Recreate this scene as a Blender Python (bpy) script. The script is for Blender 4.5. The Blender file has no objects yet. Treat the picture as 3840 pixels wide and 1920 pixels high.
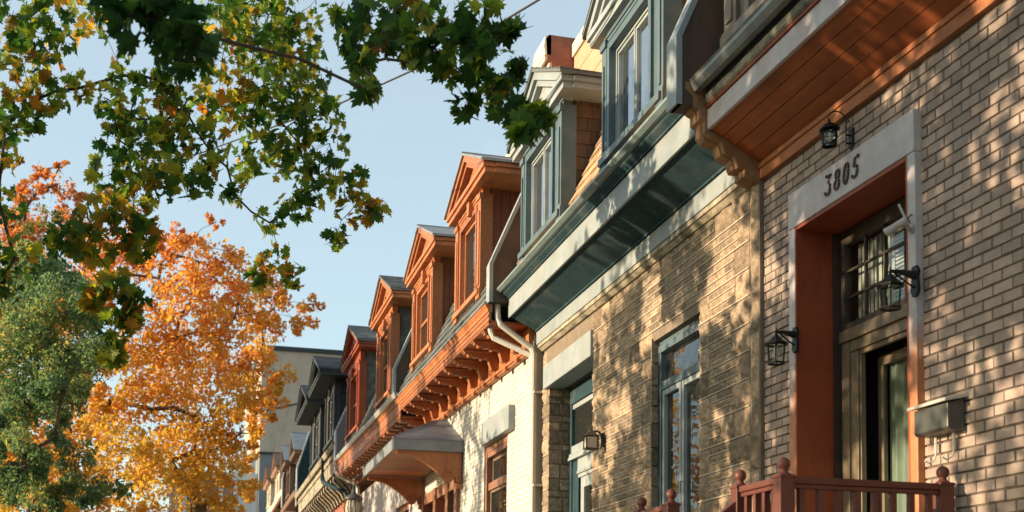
import bpy, math, random
from mathutils import Vector, Matrix
random.seed(11)
rnd = random.random
def U(a, b): return a + (b - a) * rnd()
scene = bpy.context.scene
COL = scene.collection
ORI = {}

# ------------------------------------------------------------------ helpers
class MB:
    """collects shapes in world coordinates, links them as ONE mesh object"""
    def __init__(s): s.v = []; s.f = []; s.m = []; s.cur = 0; s.sm = False
    def poly(s, pts):
        i = len(s.v); s.v += [tuple(p) for p in pts]; s.f.append(list(range(i, i + len(pts)))); s.m.append(s.cur)
    def mesh(s, vs, fs):
        i = len(s.v); s.v += [tuple(p) for p in vs]
        for f in fs: s.f.append([i + k for k in f]); s.m.append(s.cur)
    def box(s, x0, x1, y0, y1, z0, z1):
        if x0 > x1: x0, x1 = x1, x0
        if y0 > y1: y0, y1 = y1, y0
        if z0 > z1: z0, z1 = z1, z0
        s.mesh([(x0,y0,z0),(x1,y0,z0),(x1,y1,z0),(x0,y1,z0),(x0,y0,z1),(x1,y0,z1),(x1,y1,z1),(x0,y1,z1)],
               [(0,3,2,1),(4,5,6,7),(0,1,5,4),(1,2,6,5),(2,3,7,6),(3,0,4,7)]); return s
    def ext(s, prof, a, b, axis='x', caps=True):
        n = len(prof)
        def P(u, v, t): return (t, u, v) if axis == 'x' else ((u, t, v) if axis == 'y' else (u, v, t))
        vs = [P(u, v, a) for u, v in prof] + [P(u, v, b) for u, v in prof]
        ar = sum(prof[i][0]*prof[(i+1)%n][1]-prof[(i+1)%n][0]*prof[i][1] for i in range(n))
        flip = (ar > 0) != (b > a)
        if axis == 'y': flip = not flip
        fs = [[i, (i+1)%n, n+(i+1)%n, n+i] for i in range(n)]
        if caps: fs += [list(range(n))[::-1], list(range(n, 2*n))]
        if flip: fs = [f[::-1] for f in fs]
        s.mesh(vs, fs); return s
    def lathe(s, prof, cx, cy, n=16, z0=0):
        vs = []; fs = []
        for r, z in prof:
            for k in range(n):
                t = 2*math.pi*(k+.5)/n; vs.append((cx+r*math.cos(t), cy+r*math.sin(t), z0+z))
        for i in range(len(prof)-1):
            for k in range(n):
                fs.append((i*n+k, i*n+(k+1)%n, (i+1)*n+(k+1)%n, (i+1)*n+k))
        fs.append(list(range(n))[::-1]); fs.append([ (len(prof)-1)*n+k for k in range(n)])
        if prof[0][1] > prof[-1][1]: fs = [list(f)[::-1] for f in fs]
        s.mesh(vs, fs); return s
    def tube(s, pts, r, n=6, r1=None):
        pts = [Vector(p) for p in pts]; N = len(pts); vs = []; fs = []
        for i, p in enumerate(pts):
            d = (pts[min(i+1, N-1)] - pts[max(i-1, 0)])
            d = d.normalized() if d.length > 1e-9 else Vector((0,0,1))
            a = d.cross(Vector((0,0,1)));
            if a.length < 1e-3: a = d.cross(Vector((1,0,0)))
            a.normalize(); b = d.cross(a)
            rr = r[i] if isinstance(r, (list, tuple)) else (r if r1 is None else r+(r1-r)*i/(N-1))
            for k in range(n):
                t = 2*math.pi*(k+.5)/n; vs.append(p + a*rr*math.cos(t) + b*rr*math.sin(t))
        for i in range(N-1):
            for k in range(n): fs.append((i*n+k, (i+1)*n+k, (i+1)*n+(k+1)%n, i*n+(k+1)%n))
        fs.append(list(range(n))); fs.append([(N-1)*n+k for k in range(n)][::-1])
        s.mesh(vs, fs); return s
    def build(s, name, mat, parent=None, warp=None, smooth=False, kind=None, bevel=0, label=None):
        me = bpy.data.meshes.new(name)
        v = [warp(p) for p in s.v] if warp else s.v
        if parent is not None:
            o = ORI[parent.name]; v = [(p[0]-o[0], p[1]-o[1], p[2]-o[2]) for p in v]
        me.from_pydata(v, [], s.f)
        for mm in (mat if isinstance(mat, list) else [mat]): me.materials.append(mm)
        if max(s.m) > 0: me.polygons.foreach_set('material_index', s.m)
        if smooth: me.polygons.foreach_set('use_smooth', [True]*len(me.polygons))
        me.update()
        ob = bpy.data.objects.new(name, me); COL.objects.link(ob)
        if parent is not None: ob.parent = parent; ORI[ob.name] = ORI[parent.name]
        else: ORI[ob.name] = (0,0,0)
        if kind: ob['kind'] = kind
        if label: ob['label'] = label
        if bevel:
            b = ob.modifiers.new('bevel', 'BEVEL'); b.width = bevel; b.segments = 2; b.limit_method = 'ANGLE'
        return ob

def thing(name, loc, label, cat, group=None):
    o = bpy.data.objects.new(name, None); COL.objects.link(o); o.location = loc; o.empty_display_size = .2
    ORI[o.name] = tuple(loc); tag(o, label, cat, group); return o
def tag(o, label, cat, group=None):
    o['label'] = label; o['category'] = cat
    if group: o['group'] = group
    return o
def W(x0, y0, ky, kz, kx=0):
    return lambda p: (p[0], p[1]+y0+ky*(p[0]-x0), p[2]+kz*(p[0]-x0))

# ------------------------------------------------------------------ materials
def newmat(name):
    m = bpy.data.materials.new(name); m.use_nodes = True
    nt = m.node_tree; b = nt.nodes['Principled BSDF']; return m, nt, b
def ramp(nt, stops, fac):
    r = nt.nodes.new('ShaderNodeValToRGB'); e = r.color_ramp.elements
    while len(e) < len(stops): e.new(.5)
    for k, (p, c) in enumerate(stops): e[k].position = p; e[k].color = (c[0], c[1], c[2], 1)
    nt.links.new(fac, r.inputs[0]); return r.outputs[0]
def noise(nt, scale, detail=5, rough=.6, vec=None, stretch=None):
    n = nt.nodes.new('ShaderNodeTexNoise'); n.inputs['Scale'].default_value = scale
    n.inputs['Detail'].default_value = detail; n.inputs['Roughness'].default_value = rough
    if vec is None:
        tc = nt.nodes.new('ShaderNodeTexCoord'); vec = tc.outputs['Object']
    if stretch:
        mp = nt.nodes.new('ShaderNodeMapping'); mp.inputs['Scale'].default_value = stretch
        nt.links.new(vec, mp.inputs[0]); vec = mp.outputs[0]
    nt.links.new(vec, n.inputs['Vector']); return n.outputs['Fac']
def mixc(nt, fac, a, b, mode='MIX'):
    m = nt.nodes.new('ShaderNodeMix'); m.data_type = 'RGBA'; m.blend_type = mode
    for sock, val in ((m.inputs[0], fac), (m.inputs[6], a), (m.inputs[7], b)):
        if isinstance(val, (int, float)): sock.default_value = val
        elif isinstance(val, tuple): sock.default_value = (val[0], val[1], val[2], 1)
        else: nt.links.new(val, sock)
    return m.outputs[2]
def bumpn(nt, b, h, strength=.3, dist=.01):
    n = nt.nodes.new('ShaderNodeBump'); n.inputs['Strength'].default_value = strength; n.inputs['Distance'].default_value = dist
    nt.links.new(h, n.inputs['Height']); nt.links.new(n.outputs[0], b.inputs['Normal'])
def surf(name, c1, c2, scale=3, rough=.7, fine=60, bump=.25, dist=.004, stretch=None, island=0, metal=0, dirt=None, spec=.4):
    """mottled colour, fine grain, optional colour change from piece to piece and dirt streaks"""
    m, nt, b = newmat(name)
    f = noise(nt, scale, 6, .65, stretch=stretch)
    col = ramp(nt, [(.3, c1), (.7, c2)], f)
    if island:
        g = nt.nodes.new('ShaderNodeNewGeometry')
        v = ramp(nt, [(0, (1-island,)*3), (.5, (1, 1, 1)), (1, (1+island, 1+island*.85, 1+island*.7))], g.outputs['Random Per Island'])
        col = mixc(nt, 1.0, col, v, 'MULTIPLY')
    if dirt:
        d = noise(nt, 1.7, 8, .7, stretch=(1.2, 1.2, .35))
        dm = ramp(nt, [(.52, (0,0,0)), (.68, (1,1,1))], d)
        mul = nt.nodes.new('ShaderNodeMath'); mul.operation = 'MULTIPLY'; mul.inputs[1].default_value = dirt[1]
        nt.links.new(dm, mul.inputs[0]); col = mixc(nt, mul.outputs[0], col, dirt[0])
    nt.links.new(col, b.inputs['Base Color'])
    h = noise(nt, fine, 4, .7, stretch=stretch)
    bumpn(nt, b, h, bump, dist)
    b.inputs['Roughness'].default_value = rough; b.inputs['Metallic'].default_value = metal
    b.inputs['Specular IOR Level'].default_value = spec
    return m
WS = (1, 6, 6)
M = {}
M['brick_tan'] = surf('brick_tan', (.295,.222,.182), (.39,.303,.252), 9, .85, 90, .5, .003, island=.2, dirt=((.22,.17,.14), .5))
M['mortar_dark'] = surf('mortar_dark', (.10,.078,.062), (.15,.12,.098), 20, .95)
M['stone'] = surf('stone', (.15,.108,.074), (.44,.335,.23), 19, .9, 34, 1.0, .018, island=.42)
M['mortar_light'] = surf('mortar_light', (.38,.325,.25), (.5,.435,.345), 12, .9, 60, .6, .005)
M['mortar_stone'] = surf('mortar_stone', (.15,.115,.085), (.23,.18,.13), 8, .9, 40, .7, .006)
M['white_brick'] = surf('white_brick', (.46,.44,.40), (.57,.545,.50), 4, .75, 60, .4, .003, island=.05, dirt=((.45,.38,.29), .5))
M['white_joint'] = surf('white_joint', (.38,.33,.27), (.46,.40,.335), 10, .9)
M['grey_paint'] = surf('grey_paint', (.40,.36,.36), (.54,.50,.49), 6, .6, 40, .3, .002, dirt=((.33,.24,.2), .45))
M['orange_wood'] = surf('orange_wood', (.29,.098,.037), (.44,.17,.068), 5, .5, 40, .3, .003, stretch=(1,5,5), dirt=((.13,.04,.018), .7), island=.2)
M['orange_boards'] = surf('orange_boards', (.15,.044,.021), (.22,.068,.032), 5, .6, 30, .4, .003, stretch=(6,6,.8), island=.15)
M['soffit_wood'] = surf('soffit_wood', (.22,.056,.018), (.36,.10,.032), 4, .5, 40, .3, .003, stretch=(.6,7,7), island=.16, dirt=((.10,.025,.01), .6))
M['red_wood'] = surf('red_wood', (.22,.042,.013), (.30,.06,.018), 4, .55, 50, .3, .002, dirt=((.10,.02,.008), .6))
M['rail_wood'] = surf('rail_wood', (.095,.027,.018), (.14,.042,.027), 6, .5, 50, .3, .002)
M['pale_blue'] = surf('pale_blue', (.20,.24,.252), (.31,.34,.35), 3, .55, 50, .2, .002, island=.1, dirt=((.25,.24,.2), .5))
M['slate_blue'] = surf('slate_blue', (.05,.088,.104), (.095,.137,.155), 4, .5, 40, .2, .002, dirt=((.16,.16,.14), .5))
M['teal'] = surf('teal', (.018,.04,.05), (.032,.064,.076), 5, .9, 40, .2, .002, spec=.12, dirt=((.14,.16,.15), .4))
M['dark_trim'] = surf('dark_trim', (.022,.028,.032), (.045,.055,.06), 6, .6, 40, .3, .002)
M['peeling'] = surf('peeling', (.05,.05,.048), (.50,.43,.30), 7, .7, 40, .4, .004, stretch=(.7,2,1.2), dirt=((.03,.03,.03), .7))
M['metal_pale'] = surf('metal_pale', (.42,.43,.42), (.55,.55,.53), 4, .38, 60, .1, .001, metal=.5, dirt=((.2,.17,.13), .5))
M['gutter_white'] = surf('gutter_white', (.44,.42,.38), (.54,.52,.47), 4, .45, 60, .1, .001, dirt=((.38,.30,.2), .5))
M['zinc_roof'] = surf('zinc_roof', (.15,.17,.19), (.24,.26,.28), 3, .5, 50, .15, .002, metal=.1, dirt=((.12,.13,.12), .5))
M['slate'] = surf('slate', (.075,.085,.085), (.13,.14,.135), 6, .7, 30, .5, .004, island=.3)
M['slate_dark'] = surf('slate_dark', (.02,.026,.03), (.05,.06,.065), 6, .65, 30, .5, .004, island=.3)
M['brown_shingle'] = surf('brown_shingle', (.07,.045,.032), (.13,.08,.055), 7, .85, 40, .7, .006, island=.3)
M['tan_shingle'] = surf('tan_shingle', (.34,.22,.13), (.48,.33,.2), 9, .8, 40, .6, .006, island=.25)
M['black_iron'] = surf('black_iron', (.012,.012,.013), (.025,.024,.023), 10, .45, 80, .2, .001, metal=.4)
M['gutter_grey'] = surf('gutter_grey', (.17,.185,.18), (.26,.275,.265), 4, .4, 60, .1, .001, metal=.4, dirt=((.12,.1,.08), .5))
M['gutter_teal'] = surf('gutter_teal', (.13,.18,.185), (.2,.255,.255), 4, .45, 60, .1, .001, dirt=((.12,.12,.1), .5))
M['peach_panel'] = surf('peach_panel', (.42,.25,.15), (.5,.31,.2), 4, .7, 40, .2, .003)
M['weathered'] = surf('weathered', (.22,.115,.055), (.34,.19,.10), 12, .8, 30, .8, .008, dirt=((.07,.04,.025), .7))
M['red_brown_paint'] = surf('red_brown_paint', (.19,.085,.05), (.28,.135,.085), 5, .6, 40, .3, .003, dirt=((.1,.06,.04), .5))
M['bronze'] = surf('bronze', (.05,.026,.016), (.09,.048,.028), 10, .45, 80, .2, .001)
M['plastic'] = surf('plastic', (.36,.34,.31), (.44,.42,.38), 10, .5)
M['mailbox_grey'] = surf('mailbox_grey', (.07,.072,.064), (.115,.112,.098), 5, .4, 60, .15, .001, metal=.4)
M['door_tan'] = surf('door_tan', (.12,.092,.06), (.18,.14,.092), 5, .5, 40, .2, .002, stretch=(6,6,1), dirt=((.12,.09,.06), .4))
M['frame_dark'] = surf('frame_dark', (.03,.022,.016), (.05,.035,.025), 6, .6)
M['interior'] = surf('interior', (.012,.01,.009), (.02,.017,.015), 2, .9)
M['interior_pale'] = surf('interior_pale', (.10,.10,.095), (.15,.15,.14), 2, .9)
M['curtain'] = surf('curtain', (.18,.22,.185), (.28,.33,.28), 3, .9, stretch=(14,14,.5))
M['curtain_warm'] = surf('curtain_warm', (.40,.36,.28), (.52,.47,.37), 3, .9, stretch=(14,14,.5))
M['blind'] = surf('blind', (.40,.42,.40), (.5,.52,.5), 4, .7)
M['party_dark'] = surf('party_dark', (.05,.036,.03), (.10,.065,.045), 3, .75, 40, .3, .003, dirt=((.16,.08,.04), .6))
M['brown_trim'] = surf('brown_trim', (.12,.075,.05), (.2,.13,.09), 5, .7)
M['pink_trim'] = surf('pink_trim', (.30,.17,.13), (.42,.27,.2), 5, .7)
M['cream_trim'] = surf('cream_trim', (.55,.50,.38), (.68,.62,.5), 4, .7, dirt=((.3,.25,.18), .5))
M['beige_render'] = surf('beige_render', (.46,.36,.285), (.53,.425,.34), .6, .9, 8, .3, .01, dirt=((.27,.23,.2), .5))
M['grey_render'] = surf('grey_render', (.17,.18,.19), (.22,.23,.24), .8, .9, 8, .2, .01)
M['white_paint'] = surf('white_paint', (.46,.48,.5), (.56,.58,.6), 2, .6)
M['red_brick'] = surf('red_brick', (.20,.07,.045), (.30,.11,.07), 7, .85, 40, .5, .004)
M['bark'] = surf('bark', (.03,.024,.02), (.075,.06,.048), 6, .9, 14, .9, .02, stretch=(3,3,.7))
M['bark_brown'] = surf('bark_brown', (.07,.045,.03), (.14,.095,.065), 6, .9, 14, .9, .02, stretch=(3,3,.7))
M['asphalt'] = surf('asphalt', (.04,.04,.042), (.065,.063,.06), 2, .9, 90, .4, .004)
M['concrete'] = surf('concrete', (.26,.25,.23), (.34,.33,.31), 2, .9, 60, .3, .003)
M['grass'] = surf('grass', (.05,.08,.025), (.09,.12,.04), 1.5, .95, 40, .8, .03)
M['deck'] = surf('deck', (.17,.07,.045), (.24,.1,.06), 4, .7)
M['wire'] = surf('wire', (.012,.012,.013), (.02,.02,.02), 5, .6)
M['bulb'] = surf('bulb', (.75,.72,.6), (.8,.77,.66), 5, .2)

def orange_grey_post():  # orange low down, grey higher up, ragged change by height
    m, nt, b = newmat('orange_grey_post')
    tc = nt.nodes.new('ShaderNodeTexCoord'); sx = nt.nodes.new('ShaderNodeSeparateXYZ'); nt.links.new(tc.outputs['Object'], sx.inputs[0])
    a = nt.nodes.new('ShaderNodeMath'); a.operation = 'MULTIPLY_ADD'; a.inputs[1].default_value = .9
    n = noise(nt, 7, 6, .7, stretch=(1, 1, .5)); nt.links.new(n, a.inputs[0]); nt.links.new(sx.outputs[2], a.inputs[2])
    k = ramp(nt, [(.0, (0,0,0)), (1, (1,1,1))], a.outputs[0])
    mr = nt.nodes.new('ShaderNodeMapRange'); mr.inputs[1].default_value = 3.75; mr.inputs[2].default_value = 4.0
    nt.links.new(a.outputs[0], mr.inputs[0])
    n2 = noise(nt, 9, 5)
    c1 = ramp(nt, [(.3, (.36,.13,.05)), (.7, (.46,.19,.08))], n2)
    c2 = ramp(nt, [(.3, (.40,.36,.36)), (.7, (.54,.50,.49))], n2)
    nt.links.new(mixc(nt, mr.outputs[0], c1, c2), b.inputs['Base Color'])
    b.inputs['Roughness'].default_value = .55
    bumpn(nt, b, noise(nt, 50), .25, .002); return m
M['orange_grey_post'] = orange_grey_post()

def glass_mat(name, ior=1.6, clear=True, tint=(.02,.025,.025), wav=.02):
    m, nt, b = newmat(name); nt.nodes.remove(b)
    out = nt.nodes['Material Output']
    fr = nt.nodes.new('ShaderNodeFresnel'); fr.inputs[0].default_value = ior
    g = nt.nodes.new('ShaderNodeBsdfGlossy'); g.inputs['Roughness'].default_value = .015
    g.inputs['Color'].default_value = (.92,.95,.97,1)
    h = noise(nt, 2.2, 2); bp = nt.nodes.new('ShaderNodeBump'); bp.inputs['Strength'].default_value = wav; bp.inputs['Distance'].default_value = .05
    nt.links.new(h, bp.inputs['Height']); nt.links.new(bp.outputs[0], g.inputs['Normal'])
    if clear:
        t = nt.nodes.new('ShaderNodeBsdfTransparent'); t.inputs[0].default_value = (.86,.9,.88,1)
    else:
        t = nt.nodes.new('ShaderNodeBsdfDiffuse'); t.inputs[0].default_value = (*tint, 1)
    mx = nt.nodes.new('ShaderNodeMixShader')
    nt.links.new(fr.outputs[0], mx.inputs[0]); nt.links.new(t.outputs[0], mx.inputs[1]); nt.links.new(g.outputs[0], mx.inputs[2])
    nt.links.new(mx.outputs[0], out.inputs[0]); return m
M['glass'] = glass_mat('glass', 1.7)
M['glass_sky'] = glass_mat('glass_sky', 9, False, (.05,.055,.06))
M['glass_dark'] = glass_mat('glass_dark', 1.8, False, (.02,.022,.02))
M['lamp_glass'] = glass_mat('lamp_glass', 1.5)

def leaf_mat(name, stops, trans=.45, rough=.5):
    m, nt, b = newmat(name); out = nt.nodes['Material Output']
    at = nt.nodes.new('ShaderNodeAttribute'); at.attribute_name = 'hue'
    col = ramp(nt, stops, at.outputs['Fac'])
    tc = nt.nodes.new('ShaderNodeTexCoord'); f = noise(nt, 14, 3, .6)
    col = mixc(nt, .35, col, mixc(nt, f, (.02,.02,.008), (.6,.5,.2)), 'SOFT_LIGHT')
    nt.links.new(col, b.inputs['Base Color']); b.inputs['Roughness'].default_value = rough
    b.inputs['Specular IOR Level'].default_value = .3
    t = nt.nodes.new('ShaderNodeBsdfTranslucent'); nt.links.new(mixc(nt, 1.0, col, (1.3,1.27,.95), 'MULTIPLY'), t.inputs[0])
    mx = nt.nodes.new('ShaderNodeMixShader'); mx.inputs[0].default_value = trans
    nt.links.new(b.outputs[0], mx.inputs[1]); nt.links.new(t.outputs[0], mx.inputs[2]); nt.links.new(mx.outputs[0], out.inputs[0]); return m
M['maple_leaf'] = leaf_mat('maple_leaf', [(0,(.018,.06,.022)),(.35,(.045,.13,.028)),(.55,(.13,.24,.032)),(.70,(.36,.36,.04)),(.82,(.22,.11,.025)),(.92,(.55,.36,.035)),(1,(.55,.22,.03))], .58)
M['orange_leaf'] = leaf_mat('orange_leaf', [(0,(.50,.40,.09)),(.3,(.66,.43,.09)),(.6,(.70,.38,.10)),(.85,(.66,.28,.09)),(1,(.52,.18,.07))], .55)
M['red_leaf'] = leaf_mat('red_leaf', [(0,(.60,.34,.11)),(.5,(.64,.27,.10)),(1,(.50,.16,.07))], .55)
M['green_leaf'] = leaf_mat('green_leaf', [(0,(.07,.16,.10)),(.5,(.15,.26,.15)),(.85,(.32,.40,.17)),(1,(.48,.42,.16))], .55)
M['pale_leaf'] = leaf_mat('pale_leaf', [(0,(.12,.16,.05)),(.6,(.25,.25,.09)),(1,(.35,.28,.1))], .4)
MAPLE=[(10.5,5.73,6.46,0.33),(10.5,5.49,6.4,0.29),(11.0,5.71,6.29,0.34),(11.0,5.61,6.06,0.27),(11.0,5.79,5.86,0.23),(11.0,5.3,6.19,0.14),(12.0,5.99,5.87,0.18),(12.0,5.99,5.43,0.22),(12.0,5.85,4.96,0.24),(12.0,5.93,4.73,0.18),(11.5,5.23,7.13,0.28),(6.2,4.66,4.59,0.16),(6.2,4.48,4.59,0.2),(6.0,4.36,4.4,0.15),(10.5,4.11,6.8,0.3),(11.0,3.79,7.05,0.35),(11.0,3.47,7.1,0.31),(11.0,4.09,6.61,0.35),(11.5,3.75,7.0,0.36),(11.5,3.42,6.97,0.3),(11.0,4.91,6.36,0.17),(11.0,4.62,6.36,0.15),(11.0,4.51,6.23,0.17),(11.0,3.6,6.42,0.31),(11.0,3.36,6.57,0.23),(11.0,3.28,6.25,0.25),(11.0,3.52,6.07,0.28),(11.5,3.77,6.46,0.3),(11.5,4.06,6.43,0.3),(11.0,3.13,5.97,0.21),(11.0,3.37,5.8,0.26),(11.5,3.62,6.03,0.27),(11.0,3.02,5.65,0.21),(11.0,3.23,5.56,0.21),(11.0,2.9,5.41,0.19),(11.0,2.72,5.39,0.13),(11.0,3.43,5.36,0.17),(11.0,3.64,5.19,0.13),(11.0,3.06,5.1,0.13),(10.5,3.6,4.69,0.18),(10.5,3.76,4.58,0.11),(10.5,3.48,4.6,0.11),(10.5,4.82,5.78,0.22),(11.0,4.61,5.94,0.26),(11.0,4.34,6.04,0.26),(10.5,4.91,5.6,0.18),(10.5,4.71,5.46,0.27),(11.0,4.43,5.68,0.28),(11.0,4.17,5.78,0.22),(10.5,4.96,5.3,0.19),(10.5,4.77,5.19,0.23),(10.5,4.49,5.28,0.18),(10.5,4.26,5.31,0.12),(10.0,5.02,4.8,0.18),(10.0,4.77,4.76,0.22),(10.0,5.25,4.56,0.15),(10.0,5.06,4.54,0.18),(10.0,4.71,4.61,0.17),(10.5,4.99,5.9,0.13),(9.5,4.85,4.11,0.16),(9.5,5.0,4.01,0.09),(9.5,4.71,4.01,0.1),(9.5,4.84,3.79,0.14),(9.5,4.72,3.89,0.1),(9.5,4.85,3.58,0.09),(11.0,3.95,5.41,0.12),(11.5,3.87,5.89,0.16),(8.0,3.36,5.6,0.14),(7.6,3.27,5.47,0.16),(7.6,3.09,5.52,0.19),(7.2,2.99,5.29,0.16),(7.0,2.86,5.19,0.17),(7.0,2.7,5.21,0.14),(7.6,3.36,5.24,0.12),(7.4,3.15,5.24,0.13),(7.2,2.96,5.12,0.13),(7.0,2.82,5.03,0.15),(6.8,2.7,5.0,0.12),(6.8,2.58,5.09,0.04),(7.4,2.82,5.08,0.09),(7.4,2.61,5.08,0.11),(7.2,2.55,4.93,0.11),(7.0,2.49,4.95,0.06),(7.2,2.75,4.79,0.08),(6.9,2.58,4.67,0.1),(6.7,2.5,4.53,0.1),(6.7,2.42,4.57,0.06),(6.6,2.54,4.39,0.07),(6.7,3.42,4.58,0.05),(7.2,3.4,4.96,0.08),(7.2,3.08,5.01,0.06)]
ORANGE=[(32.68,4.62,11.19,0.54),(32.02,3.93,10.86,0.74),(33.48,4.9,10.77,0.77),(32.27,3.32,10.57,0.74),(31.83,4.1,9.78,0.94),(33.51,2.85,10.31,0.77),(36.09,2.08,11.5,0.6),(35.5,1.66,10.92,0.58),(35.33,0.72,10.86,0.35),(32.61,1.46,9.77,0.54),(34.18,2.17,9.88,0.67),(32.88,3.26,9.27,0.86),(32.36,4.45,8.96,0.95),(32.03,5.23,9.33,0.63),(32.57,5.31,8.44,0.85),(36.14,4.32,8.7,1.17),(35.64,3.14,8.9,0.92),(35.53,2.17,9.29,0.64),(35.5,1.72,8.97,0.52),(32.47,2.03,7.61,0.47),(33.05,2.81,7.56,0.75),(34.63,3.77,7.35,1.11),(35.16,5.02,7.58,1.02),(35.77,6.09,7.95,0.69),(35.9,6.38,7.08,0.81),(31.93,5.5,6.01,0.92),(34.53,4.46,6.11,1.11),(34.86,3.32,6.53,1.01),(34.03,2.68,6.88,0.55),(32.39,3.04,5.59,0.52),(33.87,3.93,5.1,0.86),(31.95,5.09,4.85,0.82),(36.17,6.35,5.57,0.93),(35.83,3.47,13.15,0.26),(34.24,2.85,11.81,0.28),(33.0,4.44,11.93,0.24),(36.04,7.88,5.38,0.69),(34.36,7.05,5.75,0.66),(35.91,6.34,11.98,0.59),(35.74,7.06,11.87,0.59),(34.04,5.74,11.49,0.68),(33.57,6.38,10.45,0.66),(34.49,5.87,9.02,0.67),(33.66,7.05,10.0,0.55),(32.31,7.46,8.63,0.42),(33.03,6.76,8.43,0.54),(35.56,4.11,12.48,0.33),(31.72,5.09,11.17,0.4),(31.73,2.71,5.18,0.46),(34.63,3.07,4.94,0.55),(32.9,2.47,5.94,0.34),(34.17,1.81,8.26,0.42),(33.86,2.05,7.37,0.46),(33.21,2.37,6.72,0.32),(36.49,2.43,8.77,0.59),(32.48,7.36,10.48,0.64),(33.56,6.65,9.8,0.66),(32.51,7.17,7.7,0.63),(34.66,6.54,7.73,0.67),(32.88,6.88,6.48,0.64),(33.28,7.45,5.8,0.53),(35.23,6.79,5.02,0.68),(33.1,7.47,9.42,0.54),(34.29,7.06,6.06,0.66),(36.02,6.66,5.87,0.63),(32.0,7.11,4.54,0.61),(31.81,7.89,4.39,0.61),(32.64,8.36,4.6,0.52),(35.33,6.51,8.72,0.57)]
ORANGE_BACK=[(42.23,8.25,16.56,0.31),(41.47,8.39,15.62,0.59),(41.66,8.99,15.24,0.63),(41.36,7.78,15.39,0.44),(41.92,9.23,14.52,0.77),(41.09,9.45,13.47,0.68),(42.39,8.18,14.25,0.56),(42.79,7.35,14.58,0.57),(42.91,9.72,15.05,0.58),(42.47,8.99,16.44,0.43),(42.92,7.88,15.24,0.65),(41.04,8.76,13.78,0.68),(41.58,9.77,14.1,0.63)]
PALE=[(36.93,8.28,12.68,0.49),(36.55,8.0,13.15,0.37),(35.82,8.08,11.69,0.47)]
GREEN=[(26.33,7.53,8.33,0.61),(25.36,7.0,8.58,0.5),(25.95,6.68,8.46,0.51),(24.38,7.14,7.17,0.72),(24.07,6.36,7.45,0.55),(24.83,5.99,7.52,0.45),(23.91,6.66,6.51,0.7),(24.64,7.28,6.47,0.64),(26.39,6.14,7.15,0.56),(24.49,7.1,5.78,0.63),(23.53,6.33,5.8,0.49),(23.63,6.97,4.85,0.34),(24.01,6.48,5.07,0.23),(25.85,7.33,4.29,0.5),(24.59,6.42,4.04,0.47),(24.37,5.84,3.97,0.31),(23.79,7.37,5.14,0.38),(26.45,6.27,6.42,0.51),(24.77,6.73,4.57,0.4),(24.12,7.28,4.58,0.43),(23.68,6.13,4.68,0.34),(23.67,5.72,6.52,0.35),(24.01,5.48,4.06,0.31),(25.53,6.69,5.6,0.37),(23.95,6.99,4.46,0.39)]
# ------------------------------------------------------------------ masonry
def free(x0, x1, za, zb, holes):
    iv = [(x0, x1)]
    for hx0, hx1, hz0, hz1 in holes:
        if zb <= hz0 + .004 or za >= hz1 - .004: continue
        nv = []
        for a, b in iv:
            if hx1 <= a or hx0 >= b: nv.append((a, b)); continue
            if hx0 > a: nv.append((a, hx0))
            if hx1 < b: nv.append((hx1, b))
        iv = nv
    return iv
def face_block(mb, x0, x1, z0, z1, yb, yf, ch=.0):
    c = ch
    mb.mesh([(x0,yb,z0),(x1,yb,z0),(x1,yb,z1),(x0,yb,z1),(x0+c,yf,z0+c),(x1-c,yf,z0+c),(x1-c,yf,z1-c),(x0+c,yf,z1-c)],
            [(4,7,6,5),(0,4,5,1),(1,5,6,2),(2,6,7,3),(3,7,4,0)])
def bricks(mb, x0, x1, z0, z1, L, H, j, holes, yb, yf, jit=.002):
    r = 0; z = z0
    while z < z1 - .01:
        zt = min(z + H - j, z1); off = (L/2 if r % 2 else 0)
        for a, b in free(x0, x1, z, zt, holes):
            x = math.floor((a - off)/L)*L + off
            while x < b:
                p, q = max(x, a), min(x + L - j, b)
                if q - p > .015: face_block(mb, p+U(0,jit), q-U(0,jit), z+U(0,jit*.6), zt-U(0,jit*.6), yb, yf + U(-jit, jit), .002)
                x += L
        z += H; r += 1
def rough_block(mb, x0, x1, z0, z1, yb, yf, amp):
    nx = max(2, int((x1-x0)/.05)); nz = max(2, int((z1-z0)/.035))
    vs = []; fs = []
    for k in range(nz+1):
        for i in range(nx+1):
            e = i in (0, nx) or k in (0, nz)
            vs.append((x0+(x1-x0)*i/nx, yb+.002 if e else yf+U(-amp, amp), z0+(z1-z0)*k/nz))
    for k in range(nz):
        for i in range(nx):
            a = k*(nx+1)+i; fs.append((a, a+nx+1, a+nx+2, a+1))
    mb.mesh(vs, fs)
def rubble(ms, mj, x0, x1, z0, z1, holes):
    """three thin courses to a band, tall rough blocks at the edges and now and then between, pale joints"""
    B = .222; h = B/3; z = z0
    while z < z1 - .02:
        zt = min(z + B, z1)
        for a, b in free(x0, x1, z, zt, holes):
            x = a
            while x < b - .01:
                edge = (x == a) or rnd() < .2
                if edge or b - x < .45:
                    w = U(.2, .42); q = min(x + w, b)
                    if b - q < .14: q = b
                    rough_block(ms, x+.006, q-.006, z+.008, zt-.008, .0, U(.016, .034), .010); x = q
                else:
                    q = min(x + U(.8, 1.7), b - .22)
                    for k in range(3):
                        za, zb2 = z + k*h, min(z + (k+1)*h, z1)
                        if zb2 - za < .03: continue
                        u = x
                        while u < q - .01:
                            v = min(u + U(.16, .5), q)
                            if q - v < .1: v = q
                            rough_block(ms, u+.005, v-.005, za+.006, zb2-.006, .0, U(.006, .022), .007); u = v
                        if k: mj.box(x, q, 0, .0115, za-.004, za+.004)
                    x = q
            mj.box(a, b, 0, .013, z-.005, z+.005)
        z += B
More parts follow.
